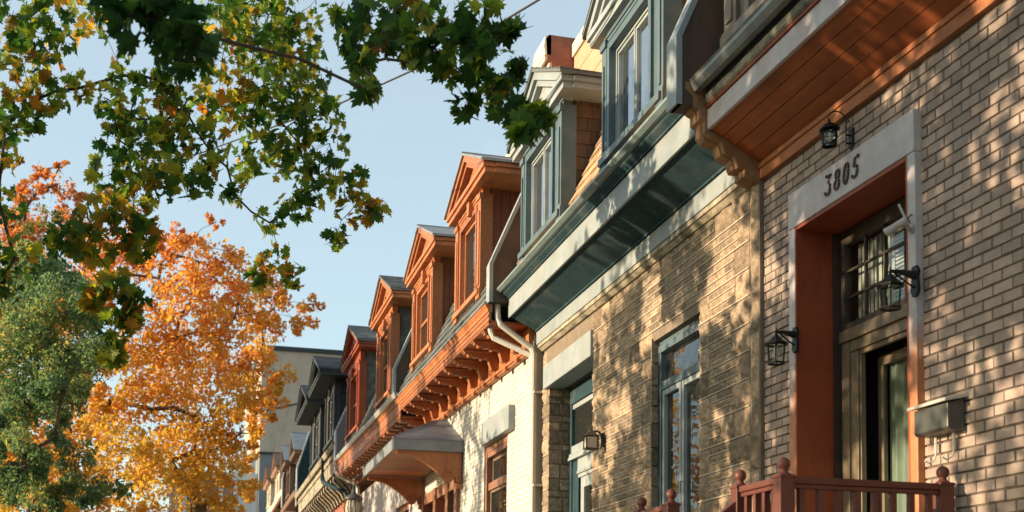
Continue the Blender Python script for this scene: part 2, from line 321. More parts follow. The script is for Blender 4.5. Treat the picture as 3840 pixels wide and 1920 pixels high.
def wall_boxes(mb, x0, x1, z0, z1, yb, yf, holes):
    zs = sorted({z0, z1, *[h[2] for h in holes], *[h[3] for h in holes]}); zs = [z for z in zs if z0 <= z <= z1]
    for za, zb in zip(zs, zs[1:]):
        for a, b in free(x0, x1, za, zb, holes): mb.box(a, b, yb, yf, za, zb)

# ------------------------------------------------------------------ sash windows, dormers
def frame4(mb, x0, x1, z0, z1, y0, y1, t, tb=None):
    tb = tb or t
    mb.box(x0, x0+t, y0, y1, z0, z1); mb.box(x1-t, x1, y0, y1, z0, z1)
    mb.box(x0+t, x1-t, y0, y1-.002, z1-t, z1); mb.box(x0+t, x1-t, y0, y1-.002, z0, z0+tb)
def shingles(mb, fn, u0, u1, v0, v1, L, H, lift=.012):
    """overlapping shingles laid on the surface fn(u, v, n)"""
    v = v0; r = 0
    while v < v1 - .01:
        u = u0 - (L/2 if r % 2 else 0) - U(0, .03)
        while u < u1:
            w = L*U(.7, 1.25); a, b = max(u, u0), min(u + w - .006, u1)
            if b - a > .01:
                k = lift*U(.8, 1.5); t = min(v + H*1.15, v1)
                mb.mesh([fn(a, v, k), fn(b, v, k), fn(b, t, .002), fn(a, t, .002), fn(a, v, 0), fn(b, v, 0)], [(0,1,2,3),(4,5,1,0),(4,0,3),(5,2,1)])
            u += w
        v += H; r += 1

def dormer(house, wf, x0, x1, wx0, wx1, zb, zw0, zw1, zt, ze, zp, ex0, ex1, c=.45, cp=.57, back=-.75,
           trim='orange_wood', side='boards', sidem='orange_boards', roofm='zinc_roof', tymp='red_wood', glass='glass_dark', sash=None, lights=1, key=True, lean=0, accent=None, pl=.20, sf=.04):
    xm = (ex0+ex1)/2; wf = wf or (lambda p: p)
    w2 = (lambda p: wf((p[0]+lean*(p[2]-zb), p[1], p[2])))
    f = MB()
    f.box(x0+.04, wx0, c-.10, c, zb, zt); f.box(wx1, x1-.04, c-.10, c, zb, zt)
    f.box(wx0, wx1, c-.10, c-.002, zw1, zt); f.box(wx0, wx1, c-.10, c-.002, zb, zw0)
    for a, b in ((x0, x0+pl), (x1-pl, x1)):
        f.box(a, b, c, c+.035, zb+.001, zt-.12); f.box(a+.05, b-.05, c+.035, c+.05, zb+.2, zt-.3)
        f.box(a-.015, b+.015, c-.002, c+.055, zt-.13, zt-.06); f.box(a-.02, b+.02, c-.002, c+.05, zb+.004, zb+.15)
        f.box(a, a+.05, c-.14, c+.001, zb+.002, zt-.06); f.box(b-.05, b, c-.14, c+.001, zb+.002, zt-.06)
    # casing round the window, head mould, sill
    f.box(wx0-.07, wx0, c, c+.03, zw0-.02, zw1+.07); f.box(wx1, wx1+.07, c, c+.03, zw0-.02, zw1+.07)
    f.box(wx0, wx1, c-.001, c+.028, zw1, zw1+.07)
    f.box(x0+.01, x1-.01, c-.001, c+.075, zw0-.09, zw0-.022)
    for k in range(3): f.box(x0+pl+.02, x1-pl-.02, c-.001, c+.012+.012*k, zt-.12+.04*k, zt-.083+.04*k)
    if key: f.ext([(xm-.05, zw1+.02), (xm+.05, zw1+.02), (xm+.085, zt-.01), (xm-.085, zt-.01)], c+.02, c+.085, 'y')
    d = f.build('dormer', M[trim], house, w2)
    s = MB()
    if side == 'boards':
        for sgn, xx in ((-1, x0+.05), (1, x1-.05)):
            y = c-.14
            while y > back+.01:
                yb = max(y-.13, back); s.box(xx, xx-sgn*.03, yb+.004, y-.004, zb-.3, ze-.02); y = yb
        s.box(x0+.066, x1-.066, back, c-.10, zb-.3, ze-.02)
    else:
        s.box(x0+.075, x1-.075, back, c-.10, zb-.3, ze-.02)
        for sgn, xx in ((-1, x0+.07), (1, x1-.07)):
            fn = (lambda u, v, n, xx=xx, sgn=sgn: (xx + sgn*n, u, v)) if sgn > 0 else (lambda u, v, n, xx=xx: (xx-n, -u, v))
            shingles(s, fn, *((back, c-.14) if sgn > 0 else (-(c-.14), -back)), zb-.3, ze-.03, .24, .15, .014)
    s.build('side_cladding', M[sidem], d, w2)
    wd = MB(); y = c-.05
    frame4(wd, wx0+.001, wx1-.001, zw0+.001, zw1-.001, y-.05, y+.01, sf+.005, sf+.02)
    if lights == 2:
        for a, b in ((wx0+.046, xm_(wx0, wx1)-.012), (xm_(wx0, wx1)+.012, wx1-.046)): frame4(wd, a, b, zw0+.062, zw1-.047, y-.04, y+.004, sf)
        wd.box(xm_(wx0, wx1)-.012, xm_(wx0, wx1)+.012, y-.05, y+.012, zw0+.06, zw1-.045)
    elif lights == 1:
        zm = (zw0+zw1)/2; wd.box(wx0+.046, wx1-.046, y-.045, y+.004, zm-.025, zm+.025)
    wn = wd.build('window', M[sash or trim], d, w2)
    g = MB(); g.poly([(wx0+.04, y-.02, zw0+.05), (wx0+.04, y-.02, zw1-.04), (wx1-.04, y-.02, zw1-.04), (wx1-.04, y-.02, zw0+.05)])
    g.build('pane', M[glass], d, w2)
    # pediment
    p = MB(); slope = math.atan2(zp-ze, xm-ex0); cs, sn = math.cos(slope), math.sin(slope)
    for k, (t, yy) in enumerate(((.07, cp), (.06, cp-.05))):
        za = ze-.14+.07*k
        p.box(ex0+.02+.03*(1-k), ex1-.02-.03*(1-k), c-.02, (cp-.03 if k == 0 else cp), za, za+t)
        # eave returns down both sides
        p.box(ex0+.03*(1-k), x0+.1, back, c-.021, za+.002, za+t); p.box(x1-.1, ex1-.03*(1-k), back, c-.021, za+.002, za+t)
    p.box(x0+.01, x1-.01, c-.10, c+.02, zt+.001, ze-.141)
    for sg in (-1, 1):
        for (o0, o1, yy) in ((.0, .085, cp), (.085, .15, cp-.04)):
            A = [(xm, zp-o0/cs), (xm, zp-o1/cs), ((ex0 if sg < 0 else ex1), ze-o1/cs+.0), ((ex0 if sg < 0 else ex1), ze-o0/cs)]
            A = [(u, max(v, ze-.002)) for u, v in A]
            if sg < 0: A[2] = (ex0 + (o1/cs)/math.tan(slope), ze-.001); A[3] = (ex0 + (o0/cs)/math.tan(slope), ze-.001)
            else: A[2] = (ex1 - (o1/cs)/math.tan(slope), ze-.001); A[3] = (ex1 - (o0/cs)/math.tan(slope), ze-.001)
            p.ext(A, c-.02, yy, 'y')
    o = .15/cs/math.tan(slope); p.ext([(ex0+o*.9, ze-.001), (ex1-o*.9, ze-.001), (xm, zp-.15/cs)], c-.06, c+.012, 'y')
    # inner raised triangle
    q = .34/cs/math.tan(slope)
    if xm-ex0-q > .12:
        for sg in (-1, 1):
            e = ex0 if sg < 0 else ex1; A = [(xm, zp-.30/cs), (xm, zp-.36/cs), (e-sg*(.36/cs/math.tan(slope)), ze+.04), (e-sg*(.30/cs/math.tan(slope)), ze+.04)]
            p.ext(A, c+.012, c+.04, 'y')
    pd = p.build('pediment', M[accent or trim], d, w2)
    if xm-ex0-q > .12:
        t = MB(); A = [(ex0+.37/cs/math.tan(slope), ze+.045), (ex1-.37/cs/math.tan(slope), ze+.045), (xm, zp-.37/cs)]
        if A[1][0] > A[0][0] + .05: t.ext(A, c+.0125, c+.02, 'y'); t.build('tympanum', M[tymp], d, w2)
    r = MB(); th = .035
    for sg in (-1, 1):
        e = (ex0-.03) if sg < 0 else (ex1+.03); dz = -.03*math.tan(slope)
        A = [(e, ze+dz), (xm, zp), (xm, zp+th/cs), (e, ze+dz+th/cs)]
        r.ext(A, back, cp+.03, 'y')
        if roofm.startswith('slate'):
            L = math.hypot(xm-e, zp-ze)
            ux, uz = (xm-e)/L, (zp-ze-dz)/L
            fn = lambda u, v, n, e=e, ux=ux, uz=uz, sg=sg, dz=dz: (e+ux*v, (u if sg > 0 else u), ze+dz+th/cs+uz*v+n+.003)
            shingles(r, fn, back, cp+.035, 0, L, .26, .16, .014)
    r.tube([(xm, back, zp+th/cs), (xm, cp+.035, zp+th/cs)], .022, 6)
    r.build('roof', M[roofm], d, w2)
    return d
def xm_(a, b): return (a+b)/2

def mansard(house, wf, x0, x1, zg, mat, yf=.5, top=8.3, k=.43, L=.26, H=.17):
    mb = MB(); y1 = yf - k*(top-zg)
    mb.ext([(yf, zg), (y1, top), (-7, top+.15), (-7, zg)], x0, x1, 'x')
    fn = lambda u, v, n: (u, yf - k*v + n, zg + v + n*.4)
    shingles(mb, fn, x0, x1, 0, min(top-zg, 2.2), L, H, .02)
    return mb.build('mansard_roof', M[mat], house, wf)
def parapet(house, wf, x0, x1, z0, zbend, y0=.72, k=.43, top=8.0, face='pale_blue', sidem='party_dark', depth=1.6, name='party_wall'):
    """sloping fire wall between two houses: painted coping on the front edge, dark sides"""
    a = MB(); yt = y0 - k*(top-zbend)
    a.ext([(y0-.02, z0), (y0-.02, zbend), (yt-.02, top), (yt-depth, top+.1), (-1.0, z0)], x0+.01, x1-.01, 'x')
    w = a.build(name, M[sidem], house, wf)
    b = MB(); b.ext([(y0, z0), (y0, zbend), (yt, top), (yt-.05, top), (y0-.05, zbend), (y0-.05, z0)], x0, x1, 'x')
    b.build('coping', M[face], w, wf); return w
def downpipe(mb, pts, r=.042):
    mb.tube(pts, r, 8)
    for p in (pts[-1],): mb.tube([(p[0], p[1], p[2]+.02), (p[0], p[1], p[2]+.06)], r*1.25, 8)
def gutter(mb, x0, x1, y, z, w=.11, h=.1):
    """half round gutter running along the eave, closed ends"""
    prof = [(y-w, z), (y-w, z-h*.75), (y-w*.7, z-h), (y-w*.3, z-h), (y-.005, z-h*.45), (y, z-.012), (y+.012, z), (y-.008, z+.004), (y-.018, z-.02), (y-w*.35, z-h*.85), (y-w*.65, z-h*.85), (y-w+.012, z-.02)]
    mb.ext(prof, x0, x1, 'x')
    mb.ext([(y-w+.001, z-.003), (y-w+.001, z-h*.75), (y-w*.7, z-h+.001), (y-w*.3, z-h+.001), (y-.006, z-h*.45), (y-.004, z-.013)], x0, x0+.004, 'x')
    mb.ext([(y-w+.001, z-.003), (y-w+.001, z-h*.75), (y-w*.7, z-h+.001), (y-w*.3, z-h+.001), (y-.006, z-h*.45), (y-.004, z-.013)], x1-.004, x1, 'x')
# ------------------------------------------------------------------ ground
g = MB(); g.poly([(-400,-400,0),(900,-400,0),(900,400,0),(-400,400,0)]); g.build('ground', M['grass'], kind='structure')
g = MB(); g.poly([(-200,6.4,.004),(400,6.4,.004),(400,14.4,.004),(-200,14.4,.004)]); g.build('road', M['asphalt'], kind='structure')
g = MB(); g.box(-200,400,3.1,6.3,-.2,.12); g.box(-200,400,6.3,6.42,-.2,.125); g.build('pavement', M['concrete'], kind='structure')
g = MB(); g.box(-200,400,14.5,17,-.2,.12); g.box(-200,400,14.38,14.5,-.2,.125); g.build('far_pavement', M['concrete'], kind='structure')

# ------------------------------------------------------------------ brown brick house with number 3805
wA = None
H1 = thing('brick_house', (7.4,0,0), 'brown brick house with a deep red doorway, number 3805 and a sloped orange wood soffit', 'house', 'row houses along the street')
door_hole = (6.64, 8.215, 1.3, 4.84)
w = MB(); wall_boxes(w, .3, 8.735, 0, 5.3, -.45, -.010, [(6.70, 8.145, 1.3, 4.60)])
w.cur = 1; bricks(w, .3, 8.735, .45, 5.16, .1725, .0682, .0085, [door_hole], -.012, .0, .0032)
wall = w.build('wall', [M['mortar_dark'], M['brick_tan']], H1)
# doorway
s = MB(); s.box(6.614, 8.24, -.05, .055, 4.602, 4.87); s.build('door_lintel', M['grey_paint'], H1, bevel=.006)
s = MB(); s.box(8.148, 8.24, -.05, .05, 1.3, 4.600); s.box(6.614, 6.697, -.05, .05, 1.3, 4.600); s.build('door_casing', M['orange_grey_post'], H1, bevel=.006)
s = MB(); s.box(8.13, 8.147, -.25, .048, 1.3, 4.598); s.box(6.698, 6.715, -.25, .048, 1.3, 4.598); s.box(6.716, 8.129, -.30, .046, 4.575, 4.599)
s.build('door_reveal', M['red_wood'], H1)
s = MB(); s.box(8.11, 8.146, -.46, -.252, 1.3, 4.574); s.box(6.70, 6.74, -.46, -.252, 1.3, 4.574); s.box(6.74, 8.11, -.46, -.31, 4.52, 4.574); s.build('inner_frame', M['frame_dark'], H1)
s = MB()
s.box(8.00, 8.098, -.36, -.30, 1.4, 3.74); s.box(7.90, 7.998, -.375, -.315, 1.4, 3.66); s.box(7.885, 7.899, -.37, -.33, 1.4, 3.65)
s.box(6.745, 6.84, -.36, -.30, 1.4, 3.74)
s.box(6.745, 8.108, -.37, -.285, 3.745, 3.83); s.box(6.84, 7.998, -.372, -.31, 3.665, 3.744); s.box(6.84, 7.90, -.36, -.33, 3.63, 3.664)
df = s.build('door_frame', M['door_tan'], H1, bevel=.004)
t = MB(); frame4(t, 6.745, 8.105, 3.832, 4.52, -.36, -.305, .05)
for k in range(1, 5): x = 6.795+(8.055-6.795)*k/5; t.box(x-.008, x+.008, -.345, -.318, 3.87, 4.48)
for k in range(1, 3): z = 3.88+(4.47-3.88)*k/3; t.box(6.79, 8.06, -.344, -.319, z-.008, z+.008)
tr = t.build('transom_window', M['frame_dark'], H1)
p = MB(); p.poly([(6.79,-.335,3.87),(6.79,-.335,4.49),(8.06,-.335,4.49),(8.06,-.335,3.87)]); p.build('pane', M['glass'], tr)
b = MB()
for k in range(22): z = 3.88+.028*k; b.box(6.8, 7.55, -.42, -.40, z, z+.017)
for k in range(9): x = 7.57+.055*k; b.box(x, x+.04, -.425-.01*(k%2), -.415, 3.88, 4.48)
b.build('blind', M['blind'], tr)
d = MB(); frame4(d, 6.83, 7.917, 1.42, 3.622, -.52, -.485, .07, .3); d.box(6.83,6.9,-.53,-.486,1.42,3.6)
door = d.build('door', M['door_tan'], H1, bevel=.003)
p = MB(); p.poly([(6.9,-.50,1.7),(6.9,-.50,3.56),(7.85,-.50,3.56),(7.85,-.50,1.7)]); p.build('pane', M['glass'], door)
cu = MB(); n = 60
pts = [(6.88+.99*k/n, -.56+.014*math.sin(k*1.3)+.008*math.sin(k*.47)) for k in range(n+1)]
for (xa, ya), (xb, yb) in zip(pts, pts[1:]): cu.poly([(xa,ya,1.6),(xb,yb,1.6),(xb,yb,3.6),(xa,ya,3.6)])
cu.build('curtain', M['curtain'], door)
h = MB(); h.tube([(7.88,-.483,2.4),(7.88,-.45,2.4),(7.8,-.45,2.4)], .012); h.lathe([(.02,0),(.02,.01)], 7.88, -.47, 10, 2.34); h.build('handle', M['black_iron'], door)
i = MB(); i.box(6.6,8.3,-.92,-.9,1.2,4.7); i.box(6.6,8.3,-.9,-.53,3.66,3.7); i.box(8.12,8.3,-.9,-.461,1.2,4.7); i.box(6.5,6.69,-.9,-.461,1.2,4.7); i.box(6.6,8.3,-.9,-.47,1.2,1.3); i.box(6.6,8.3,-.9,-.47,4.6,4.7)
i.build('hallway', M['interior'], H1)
# house number, as raised figures
def figure(ch, x, z, y, h, parent):
    """one raised numeral drawn as bent strokes, thick and thin like the originals"""
    A = lambda cx, cz, rx, rz, a0, a1, n=14: [(cx+rx*math.cos(math.radians(a0+(a1-a0)*k/n)), cz+rz*math.sin(math.radians(a0+(a1-a0)*k/n))) for k in range(n+1)]
    S = {'3': [(.02,.98),(.50,.98),(.24,.60)] + A(.24,.30,.28,.30,88,-150), '8': A(.28,.26,.27,.26,90,450,24) + A(.28,.75,.22,.23,-90,270,24), '0': A(.28,.5,.25,.5,90,450,28),
         '5': [(.54,.98),(.16,.98),(.10,.55)] + A(.26,.31,.28,.31,125,-145)}[ch]
    m = MB(); pts = [(x-(u*.80+(v-.5)*.16)*h, y, z+v*h) for u, v in S]
    rr = []
    for i in range(len(pts)):
        a, b = Vector(pts[max(i-1,0)]), Vector(pts[min(i+1,len(pts)-1)]); d = (b-a).normalized(); rr.append(.0042+.005*abs(d.z)**1.5)
    m.tube(pts, rr, 6)
    for e in (pts[0], pts[-1]):
        if ch in '35': m.lathe([(.004,-.012),(.012,-.006),(.012,.006),(.004,.012)], e[0], e[1], 8, e[2])
    return m.build('number_figure', M['bronze'], parent)
for k, ch in enumerate('3805'): figure(ch, 7.665-.118*k, 4.668, .064, .138, H1)
# eaves
X0, X1 = .3, 8.735
e = MB(); e.box(X0, X1, -.3, .035, 5.172, 5.285); e.box(X0, X1, -.02, .05, 5.255, 5.292); e.build('frieze_board', M['orange_wood'], H1)
e = MB()
a, b2 = (.03, 5.30), (.462, 5.535); n = 4
for k in range(n):
    p0 = [a[j]+(b2[j]-a[j])*k/n for j in (0,1)]; p1 = [a[j]+(b2[j]-a[j])*(k+1)/n for j in (0,1)]
    gx, gz = (p1[0]-p0[0])*.025, (p1[1]-p0[1])*.025
    e.ext([(p0[0]+gx,p0[1]+gz),(p1[0]-gx,p1[1]-gz),(p1[0]-gx-.01,p1[1]-gz+.02),(p0[0]+gx-.01,p0[1]+gz+.02)], X0, X1)
e.ext([(.0,5.33),(.46,5.57),(.46,5.62),(.0,5.5)], X0, X1-.01)
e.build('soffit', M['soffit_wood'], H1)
e = MB(); e.box(X0, X1-.01, .455, .485, 5.515, 5.672); e.build('fascia', M['grey_paint'], H1, bevel=.004)
e = MB(); e.ext([(.40,5.672),(.50,5.676),(.50,5.70),(.42,5.70)], X0, X1-.03); e.build('fascia_strip', M['red_wood'], H1)
e = MB(); e.ext([(.42,5.70),(.505,5.70),(.52,5.715),(.52,5.765),(.42,5.79)], X0, X1-.06); e.build('crown_moulding', M['peeling'], H1)
e = MB(); gutter(e, X0, X1-.02, .63, 5.885, .115, .085); e.build('gutter', M['gutter_grey'], H1)
e = MB(); e.box(X0, X1-.03, .44, .505, 5.79, 5.88); e.build('gutter_board', M['dark_trim'], H1)
mansard(H1, None, X0, 8.74, 5.88, 'brown_shingle', .50, 8.4)
dormer(H1, None, 6.65, 8.42, 7.0, 8.02, 5.98, 6.11, 7.3, 7.5, 7.6, 8.2, 6.4, 8.65, trim='door_tan', side='shingle', sidem='brown_shingle', roofm='slate', glass='glass_dark', key=False)

# ------------------------------------------------------------------ stone house with blue-grey trim
H2 = thing('stone_house', (12,0,0), 'tan stone house with pale blue-grey cornice and two blue-grey dormers', 'house', 'row houses along the street')
wB = W(8.74,.03,-.03,0); wC = W(8.74,.03,-.03,.012)
w = MB(); holes = [(9.98,11.17,2.2,4.43),(13.1,14.98,1.3,4.72)]
wall_boxes(w, 8.745, 15.27, 0, 5.3, -.45, 0.0, holes)
w.cur = 1; rubble(w, w2j := MB(), 8.93, 15.25, 1.2, 5.2, holes + [(13.08,15.08,4.70,5.0)])
k = len(w.v); w.v += w2j.v; w.f += [[i+k for i in f] for f in w2j.f]; w.m += [2]*len(w2j.f)
w.cur = 1
z = 1.2
while z < 5.2:                                                      # quoin strip beside the brick house
    zt = z+U(.3,.62); rough_block(w, 8.765, 8.915, z+.008, min(zt,5.21)-.006, .0, .03, .008); z = zt
for hx in (9.98, 11.17, 13.1, 14.98):                                # rough returns into the openings
    pass
w.build('wall', [M['mortar_stone'], M['stone'], M['mortar_light']], H2, wB)
# rough stone reveal at the deep doorway
r = MB(); z = 1.3
while z < 4.7:
    zt = z+U(.07,.2); n = 4; ys = [-.30, U(-.2,-.12), .012]
    for ya, yb in zip(ys, ys[1:]):
        r.mesh([(14.985, ya+.004, z+.004),(14.985, yb-.004, z+.004),(14.985, yb-.004, min(zt,4.7)-.004),(14.985, ya+.004, min(zt,4.7)-.004),
                (14.985-U(.012,.03), ya+.012, z+.012),(14.985-U(.012,.03), yb-.012, z+.012),(14.985-U(.012,.03), yb-.012, min(zt,4.7)-.012),(14.985-U(.012,.03), ya+.012, min(zt,4.7)-.012)],
               [(4,5,6,7),(0,1,5,4),(1,2,6,5),(2,3,7,6),(3,0,4,7)])
    z = zt
r.build('stone_reveal', M['stone'], H2, wB); r = MB(); z = 2.2
while z < 4.42:
    zt = z+U(.15,.25); r.mesh([(11.172,-.1,z+.004),(11.172,.02,z+.004),(11.172,.02,zt-.004),(11.172,-.1,zt-.004),(11.15,-.1,z+.012),(11.155-U(0,.01),.02,z+.012),(11.155-U(0,.01),.02,zt-.012),(11.15,-.1,zt-.012)],
                         [(4,5,6,7),(0,1,5,4),(1,2,6,5),(2,3,7,6),(3,0,4,7)]); z = zt
r.build('stone_reveal', M['stone'], H2, wB)
s = MB(); s.box(13.06, 15.09, -.2, .055, 4.70, 5.0); s.build('stone_lintel', M['pale_blue'], H2, wB, bevel=.01)
s = MB(); s.box(9.95,11.2,-.2,.035,2.1,2.2); s.build('window_sill', M['pale_blue'], H2, wB)
# tall casement window
f = MB(); y = -.06
frame4(f, 9.99, 11.16, 2.2, 4.425, y-.10, y, .06); f.box(10.05, 11.1, y-.06, y+.03, 4.30, 4.37); f.box(10.05,11.1,y-.07,y+.014,3.94,4.02)
f.box(11.05, 11.075, y-.05, y+.022, 2.26, 4.3)
fw = f.build('window', M['slate_blue'], H2, wB, bevel=.004)
f = MB(); f.box(9.99, 11.165, y-.12, y-.04, 4.37, 4.428); f.box(11.076, 11.159, y-.1, y+.012, 2.21, 4.36); f.build('window_casing', M['teal'], fw, wB)
for a, b in ((10.055, 10.545), (10.565, 11.045)):
    f = MB(); frame4(f, a, b, 2.265, 3.935, y-.05, y+.006, .05); f.tube([(b-.03 if a<10.3 else a+.03, y+.005, 3.0),(b-.03 if a<10.3 else a+.03, y+.03, 3.0),(b-.03 if a<10.3 else a+.03, y+.03, 2.9)], .008); f.build('casement', M['pale_blue'], fw, wB, bevel=.003)
p = MB(); p.poly([(10.1,y-.03,2.3),(10.1,y-.03,3.9),(11.0,y-.03,3.9),(11.0,y-.03,2.3)]); p.poly([(10.05,y-.035,4.0),(10.05,y-.035,4.32),(11.08,y-.035,4.32),(11.08,y-.035,4.0)]); p.build('pane', M['glass_dark'], fw, wB)
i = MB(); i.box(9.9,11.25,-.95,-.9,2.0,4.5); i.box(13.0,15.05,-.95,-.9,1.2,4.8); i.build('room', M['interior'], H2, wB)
# blue front door in the deep opening
y = -.27; f = MB()
f.box(14.86,14.965,y-.1,y,1.3,4.70); f.box(13.1,13.2,y-.1,y,1.3,4.70); f.box(13.2,14.86,y-.1,y+.005,4.56,4.70); f.box(13.2,14.9,y-.09,y+.02,4.48,4.555)
f.box(14.6,14.86,y-.08,y-.015,1.3,3.8); 
fd = f.build('door_frame', M['teal'], H2, wB, bevel=.004)
f = MB(); f.box(13.2,14.858,y-.08,y+.004,3.845,3.95); f.box(13.2,14.86,y-.085,y+.035,3.80,3.845); f.box(13.2,14.86,y-.085,y+.05,3.765,3.799)
f.box(13.2,14.598,y-.08,y-.002,3.64,3.764); f.box(13.2,14.59,y-.09,y+.012,3.575,3.605); f.box(13.2,14.59,y-.09,y+.004,3.605,3.639); f.box(13.2,14.598,y-.08,y-.01,3.53,3.574)
f.box(13.2,14.85,y-.07,y-.01,4.42,4.479); f.build('transom_bar', M['pale_blue'], H2, wB)
f = MB(); frame4(f, 13.24, 14.55, 1.35, 3.528, y-.07, y-.03, .13, .5); dd = f.build('door', M['pale_blue'], H2, wB, bevel=.004)
p = MB(); p.poly([(13.3,y-.045,1.8),(13.3,y-.045,3.45),(14.45,y-.045,3.45),(14.45,y-.045,1.8)]); p.build('pane', M['glass_dark'], dd, wB)
p = MB(); p.poly([(13.2,y-.04,3.9),(13.2,y-.04,4.5),(14.87,y-.04,4.5),(14.87,y-.04,3.9)]); p.build('transom_pane', M['glass_dark'], H2, wB)
cu = MB(); cu.box(13.2,14.7,y-.1,y-.09,3.95,4.45); cu.build('transom_curtain', M['curtain'], H2, wB)
# cornice
X0, X1 = 8.93, 15.27
e = MB(); e.box(X0, X1, -.3, .10, 5.235, 5.42); e.build('frieze', M['pale_blue'], H2, wC, bevel=.004)
e = MB(); e.box(X0, X1, -.1, .085, 5.19, 5.233); e.ext([(-.1,5.15),(.03,5.15),(.07,5.188),(-.1,5.188)], X0, X1); e.build('frieze_moulding', M['peeling'], H2, wC)
e = MB(); e.ext([(.08,5.42),(.12,5.42),(.46,5.575),(.46,5.62),(.08,5.5)], X0, X1-.02)
e.box(X0, X1-.03, .101, .125, 5.40, 5.425); e.build('soffit', M['teal'], H2, wC)
e = MB(); e.box(X0, X1-.01, .455, .48, 5.558, 5.795); e.build('fascia', M['pale_blue'], H2, wC, bevel=.004)
e = MB(); e.ext([(.42,5.795),(.50,5.796),(.50,5.815),(.55,5.85),(.56,5.872),(.42,5.875)], X0, X1); e.build('crown_moulding', M['teal'], H2, wC)
e = MB(); e.ext([(.42,5.876),(.60,5.876),(.64,5.90),(.64,5.925),(.61,5.915),(.42,5.905)], X0-.02, X1+.25); e.build('gutter', M['gutter_teal'], H2, wC)
# shaped wooden end brackets of the cornice
def end_bracket(x0, x1, mat, hs, wf):
    pr = [(.03,5.15),(.16,5.19),(.16,5.25),(.22,5.25),(.25,5.33),(.33,5.36),(.36,5.44),(.46,5.46),(.50,5.5),(.50,5.58),(.545,5.60),(.545,5.67),(.59,5.69),(.60,5.78),(.66,5.83),(.66,5.885),(.4,5.9),(.03,5.6)]
    e = MB(); e.ext(pr, x0, x1); q = [(y+(.018 if k%2 else .008), z-(.012 if k%3 else .002)) for k,(y,z) in enumerate(pr[:-2])]+pr[-2:]
    e.ext(q, x0+.05, x1-.05); return e.build('end_bracket', mat, hs, wf, bevel=.006)
end_bracket(8.74, 8.928, M['weathered'], H2, None)
# downpipes at the far end
e = MB(); x = 15.33
downpipe(e, [(15.62,.655,5.90),(15.60,.655,5.62),(15.60,.63,5.44),(15.58,.60,5.36),(15.36,.15,5.12),(15.34,.11,5.04),(15.34,.09,.2)], .04)
downpipe(e, [(15.40,.60,5.88),(15.38,.59,5.56),(15.36,.56,5.49),(15.30,.16,5.20),(15.27,.13,5.12),(15.27,.12,.2)], .04)
for z in (4.6, 3.4, 2.2, 1.2): e.box(15.2,15.42,.0,.135,z,z+.03)
e.build('downpipe', M['gutter_white'], H2, W(8.74,.03,-.03,.012))
mansard(H2, wC, 8.93, 15.2, 5.90, 'tan_shingle', .52, 8.4)
parapet(H2, None, 8.735, 8.93, 5.7, 6.24, .74)
for a in ((9.62,11.34,10.02,11.13,6.08,6.22,7.25,7.42,7.58,8.3,9.35,11.62), (12.80,14.62,13.25,14.40,6.08,6.22,7.30,7.44,7.60,8.12,12.5,14.92)):
    dormer(H2, wC, *a, trim='slate_blue', side='shingle', sidem='brown_shingle', roofm='slate', tymp='teal', glass='glass_sky', lights=2, accent='pale_blue', sash='pale_blue', key=False, pl=.14, sf=.026)
e = MB()                                                               # upper rim of the steep roof
e.box(15.6,24,-.42,-.28,8.30,8.62); e.box(15.6,24,-.42,-.24,8.62,8.70); e.ext([(-.42,8.70),(-.20,8.70),(-.14,8.78),(-.14,8.83),(-.42,8.85)], 15.6, 24); e.build('roof_rim', M['cream_trim'], H2, wC)
# chimney-like fire wall head with corbelled front
e = MB(); e.ext([(-.62,8.2),(-.30,8.2),(-.30,8.62),(-.24,8.7),(-.24,8.76),(-.18,8.78),(-.18,8.84),(-.12,8.86),(-.12,8.92),(-.06,8.94),(-.06,9.0),(.0,9.02),(.02,9.3),(-.02,9.36),(-.62,9.36)], 15.22, 15.58)
e.build('chimney', M['red_brick'], H2, wC)
e = MB()
for k,(yy,zz) in enumerate(((-.24,8.70),(-.18,8.78),(-.12,8.86),(-.06,8.94),(.0,9.02))): e.box(15.24,15.75,yy-.05,yy+.03,zz,zz+.055)
e.ext([(-.05,9.09),(.03,9.09),(.05,9.2),(.03,9.34),(-.05,9.36)], 15.22, 15.8); e.build('chimney_corbel', M['cream_trim'], H2, wC)
e = MB(); [e.box(8.9,15.2,-.75,-.36,za,zb) for za,zb in ((8.2,8.52),(8.53,8.82),(8.83,9.08))]; e.build('roof_parapet', M['peach_panel'], H2, wC)
e = MB(); e.box(8.9,15.2,-.8,-.33,9.085,9.26); e.build('parapet_cap', M['cream_trim'], H2, wC)

# ------------------------------------------------------------------ white-painted brick houses with orange cornices
wO = W(15.3,-.05,-.024,0); wQ = W(15.3,-.05,-.024,.019)
H3 = thing('painted_house', (19,0,0), 'white painted brick house with orange bracketed cornice and two tall orange dormers with zinc roofs', 'house', 'row houses along the street')
H4 = thing('painted_house', (28,-.3,0), 'painted house with orange cornice of small dentil brackets and two orange dormers with slate sides', 'house', 'row houses along the street')
holes = [(16.72,18.19,2.4,4.40),(19.98,23.4,1.3,4.2)]
w = MB(); wall_boxes(w, 15.3, 23.4, 0, 5.45, -.45, -.006, holes); w.cur = 1
bricks(w, 15.3, 23.4, 1.2, 5.4, .21, .075, .010, holes+[(16.3,17.96,4.37,4.73)], -.008, 0, .0015)
w.build('wall', [M['white_joint'], M['white_brick']], H3, wO)
s = MB(); s.box(16.28, 17.97, -.1, .10, 4.38, 4.715); s.build('stone_lintel', M['pale_blue'], H3, wO, bevel=.012)
f = MB(); y = -.03; frame4(f, 16.73, 18.18, 2.4, 4.385, y-.12, y+.01, .09); f.box(16.82,18.09,y-.11,y,4.22,4.295); f.box(16.82,18.09,y-.13,y-.02,3.73,3.84)
ow = f.build('window', M['red_brown_paint'], H3, wO, bevel=.004)
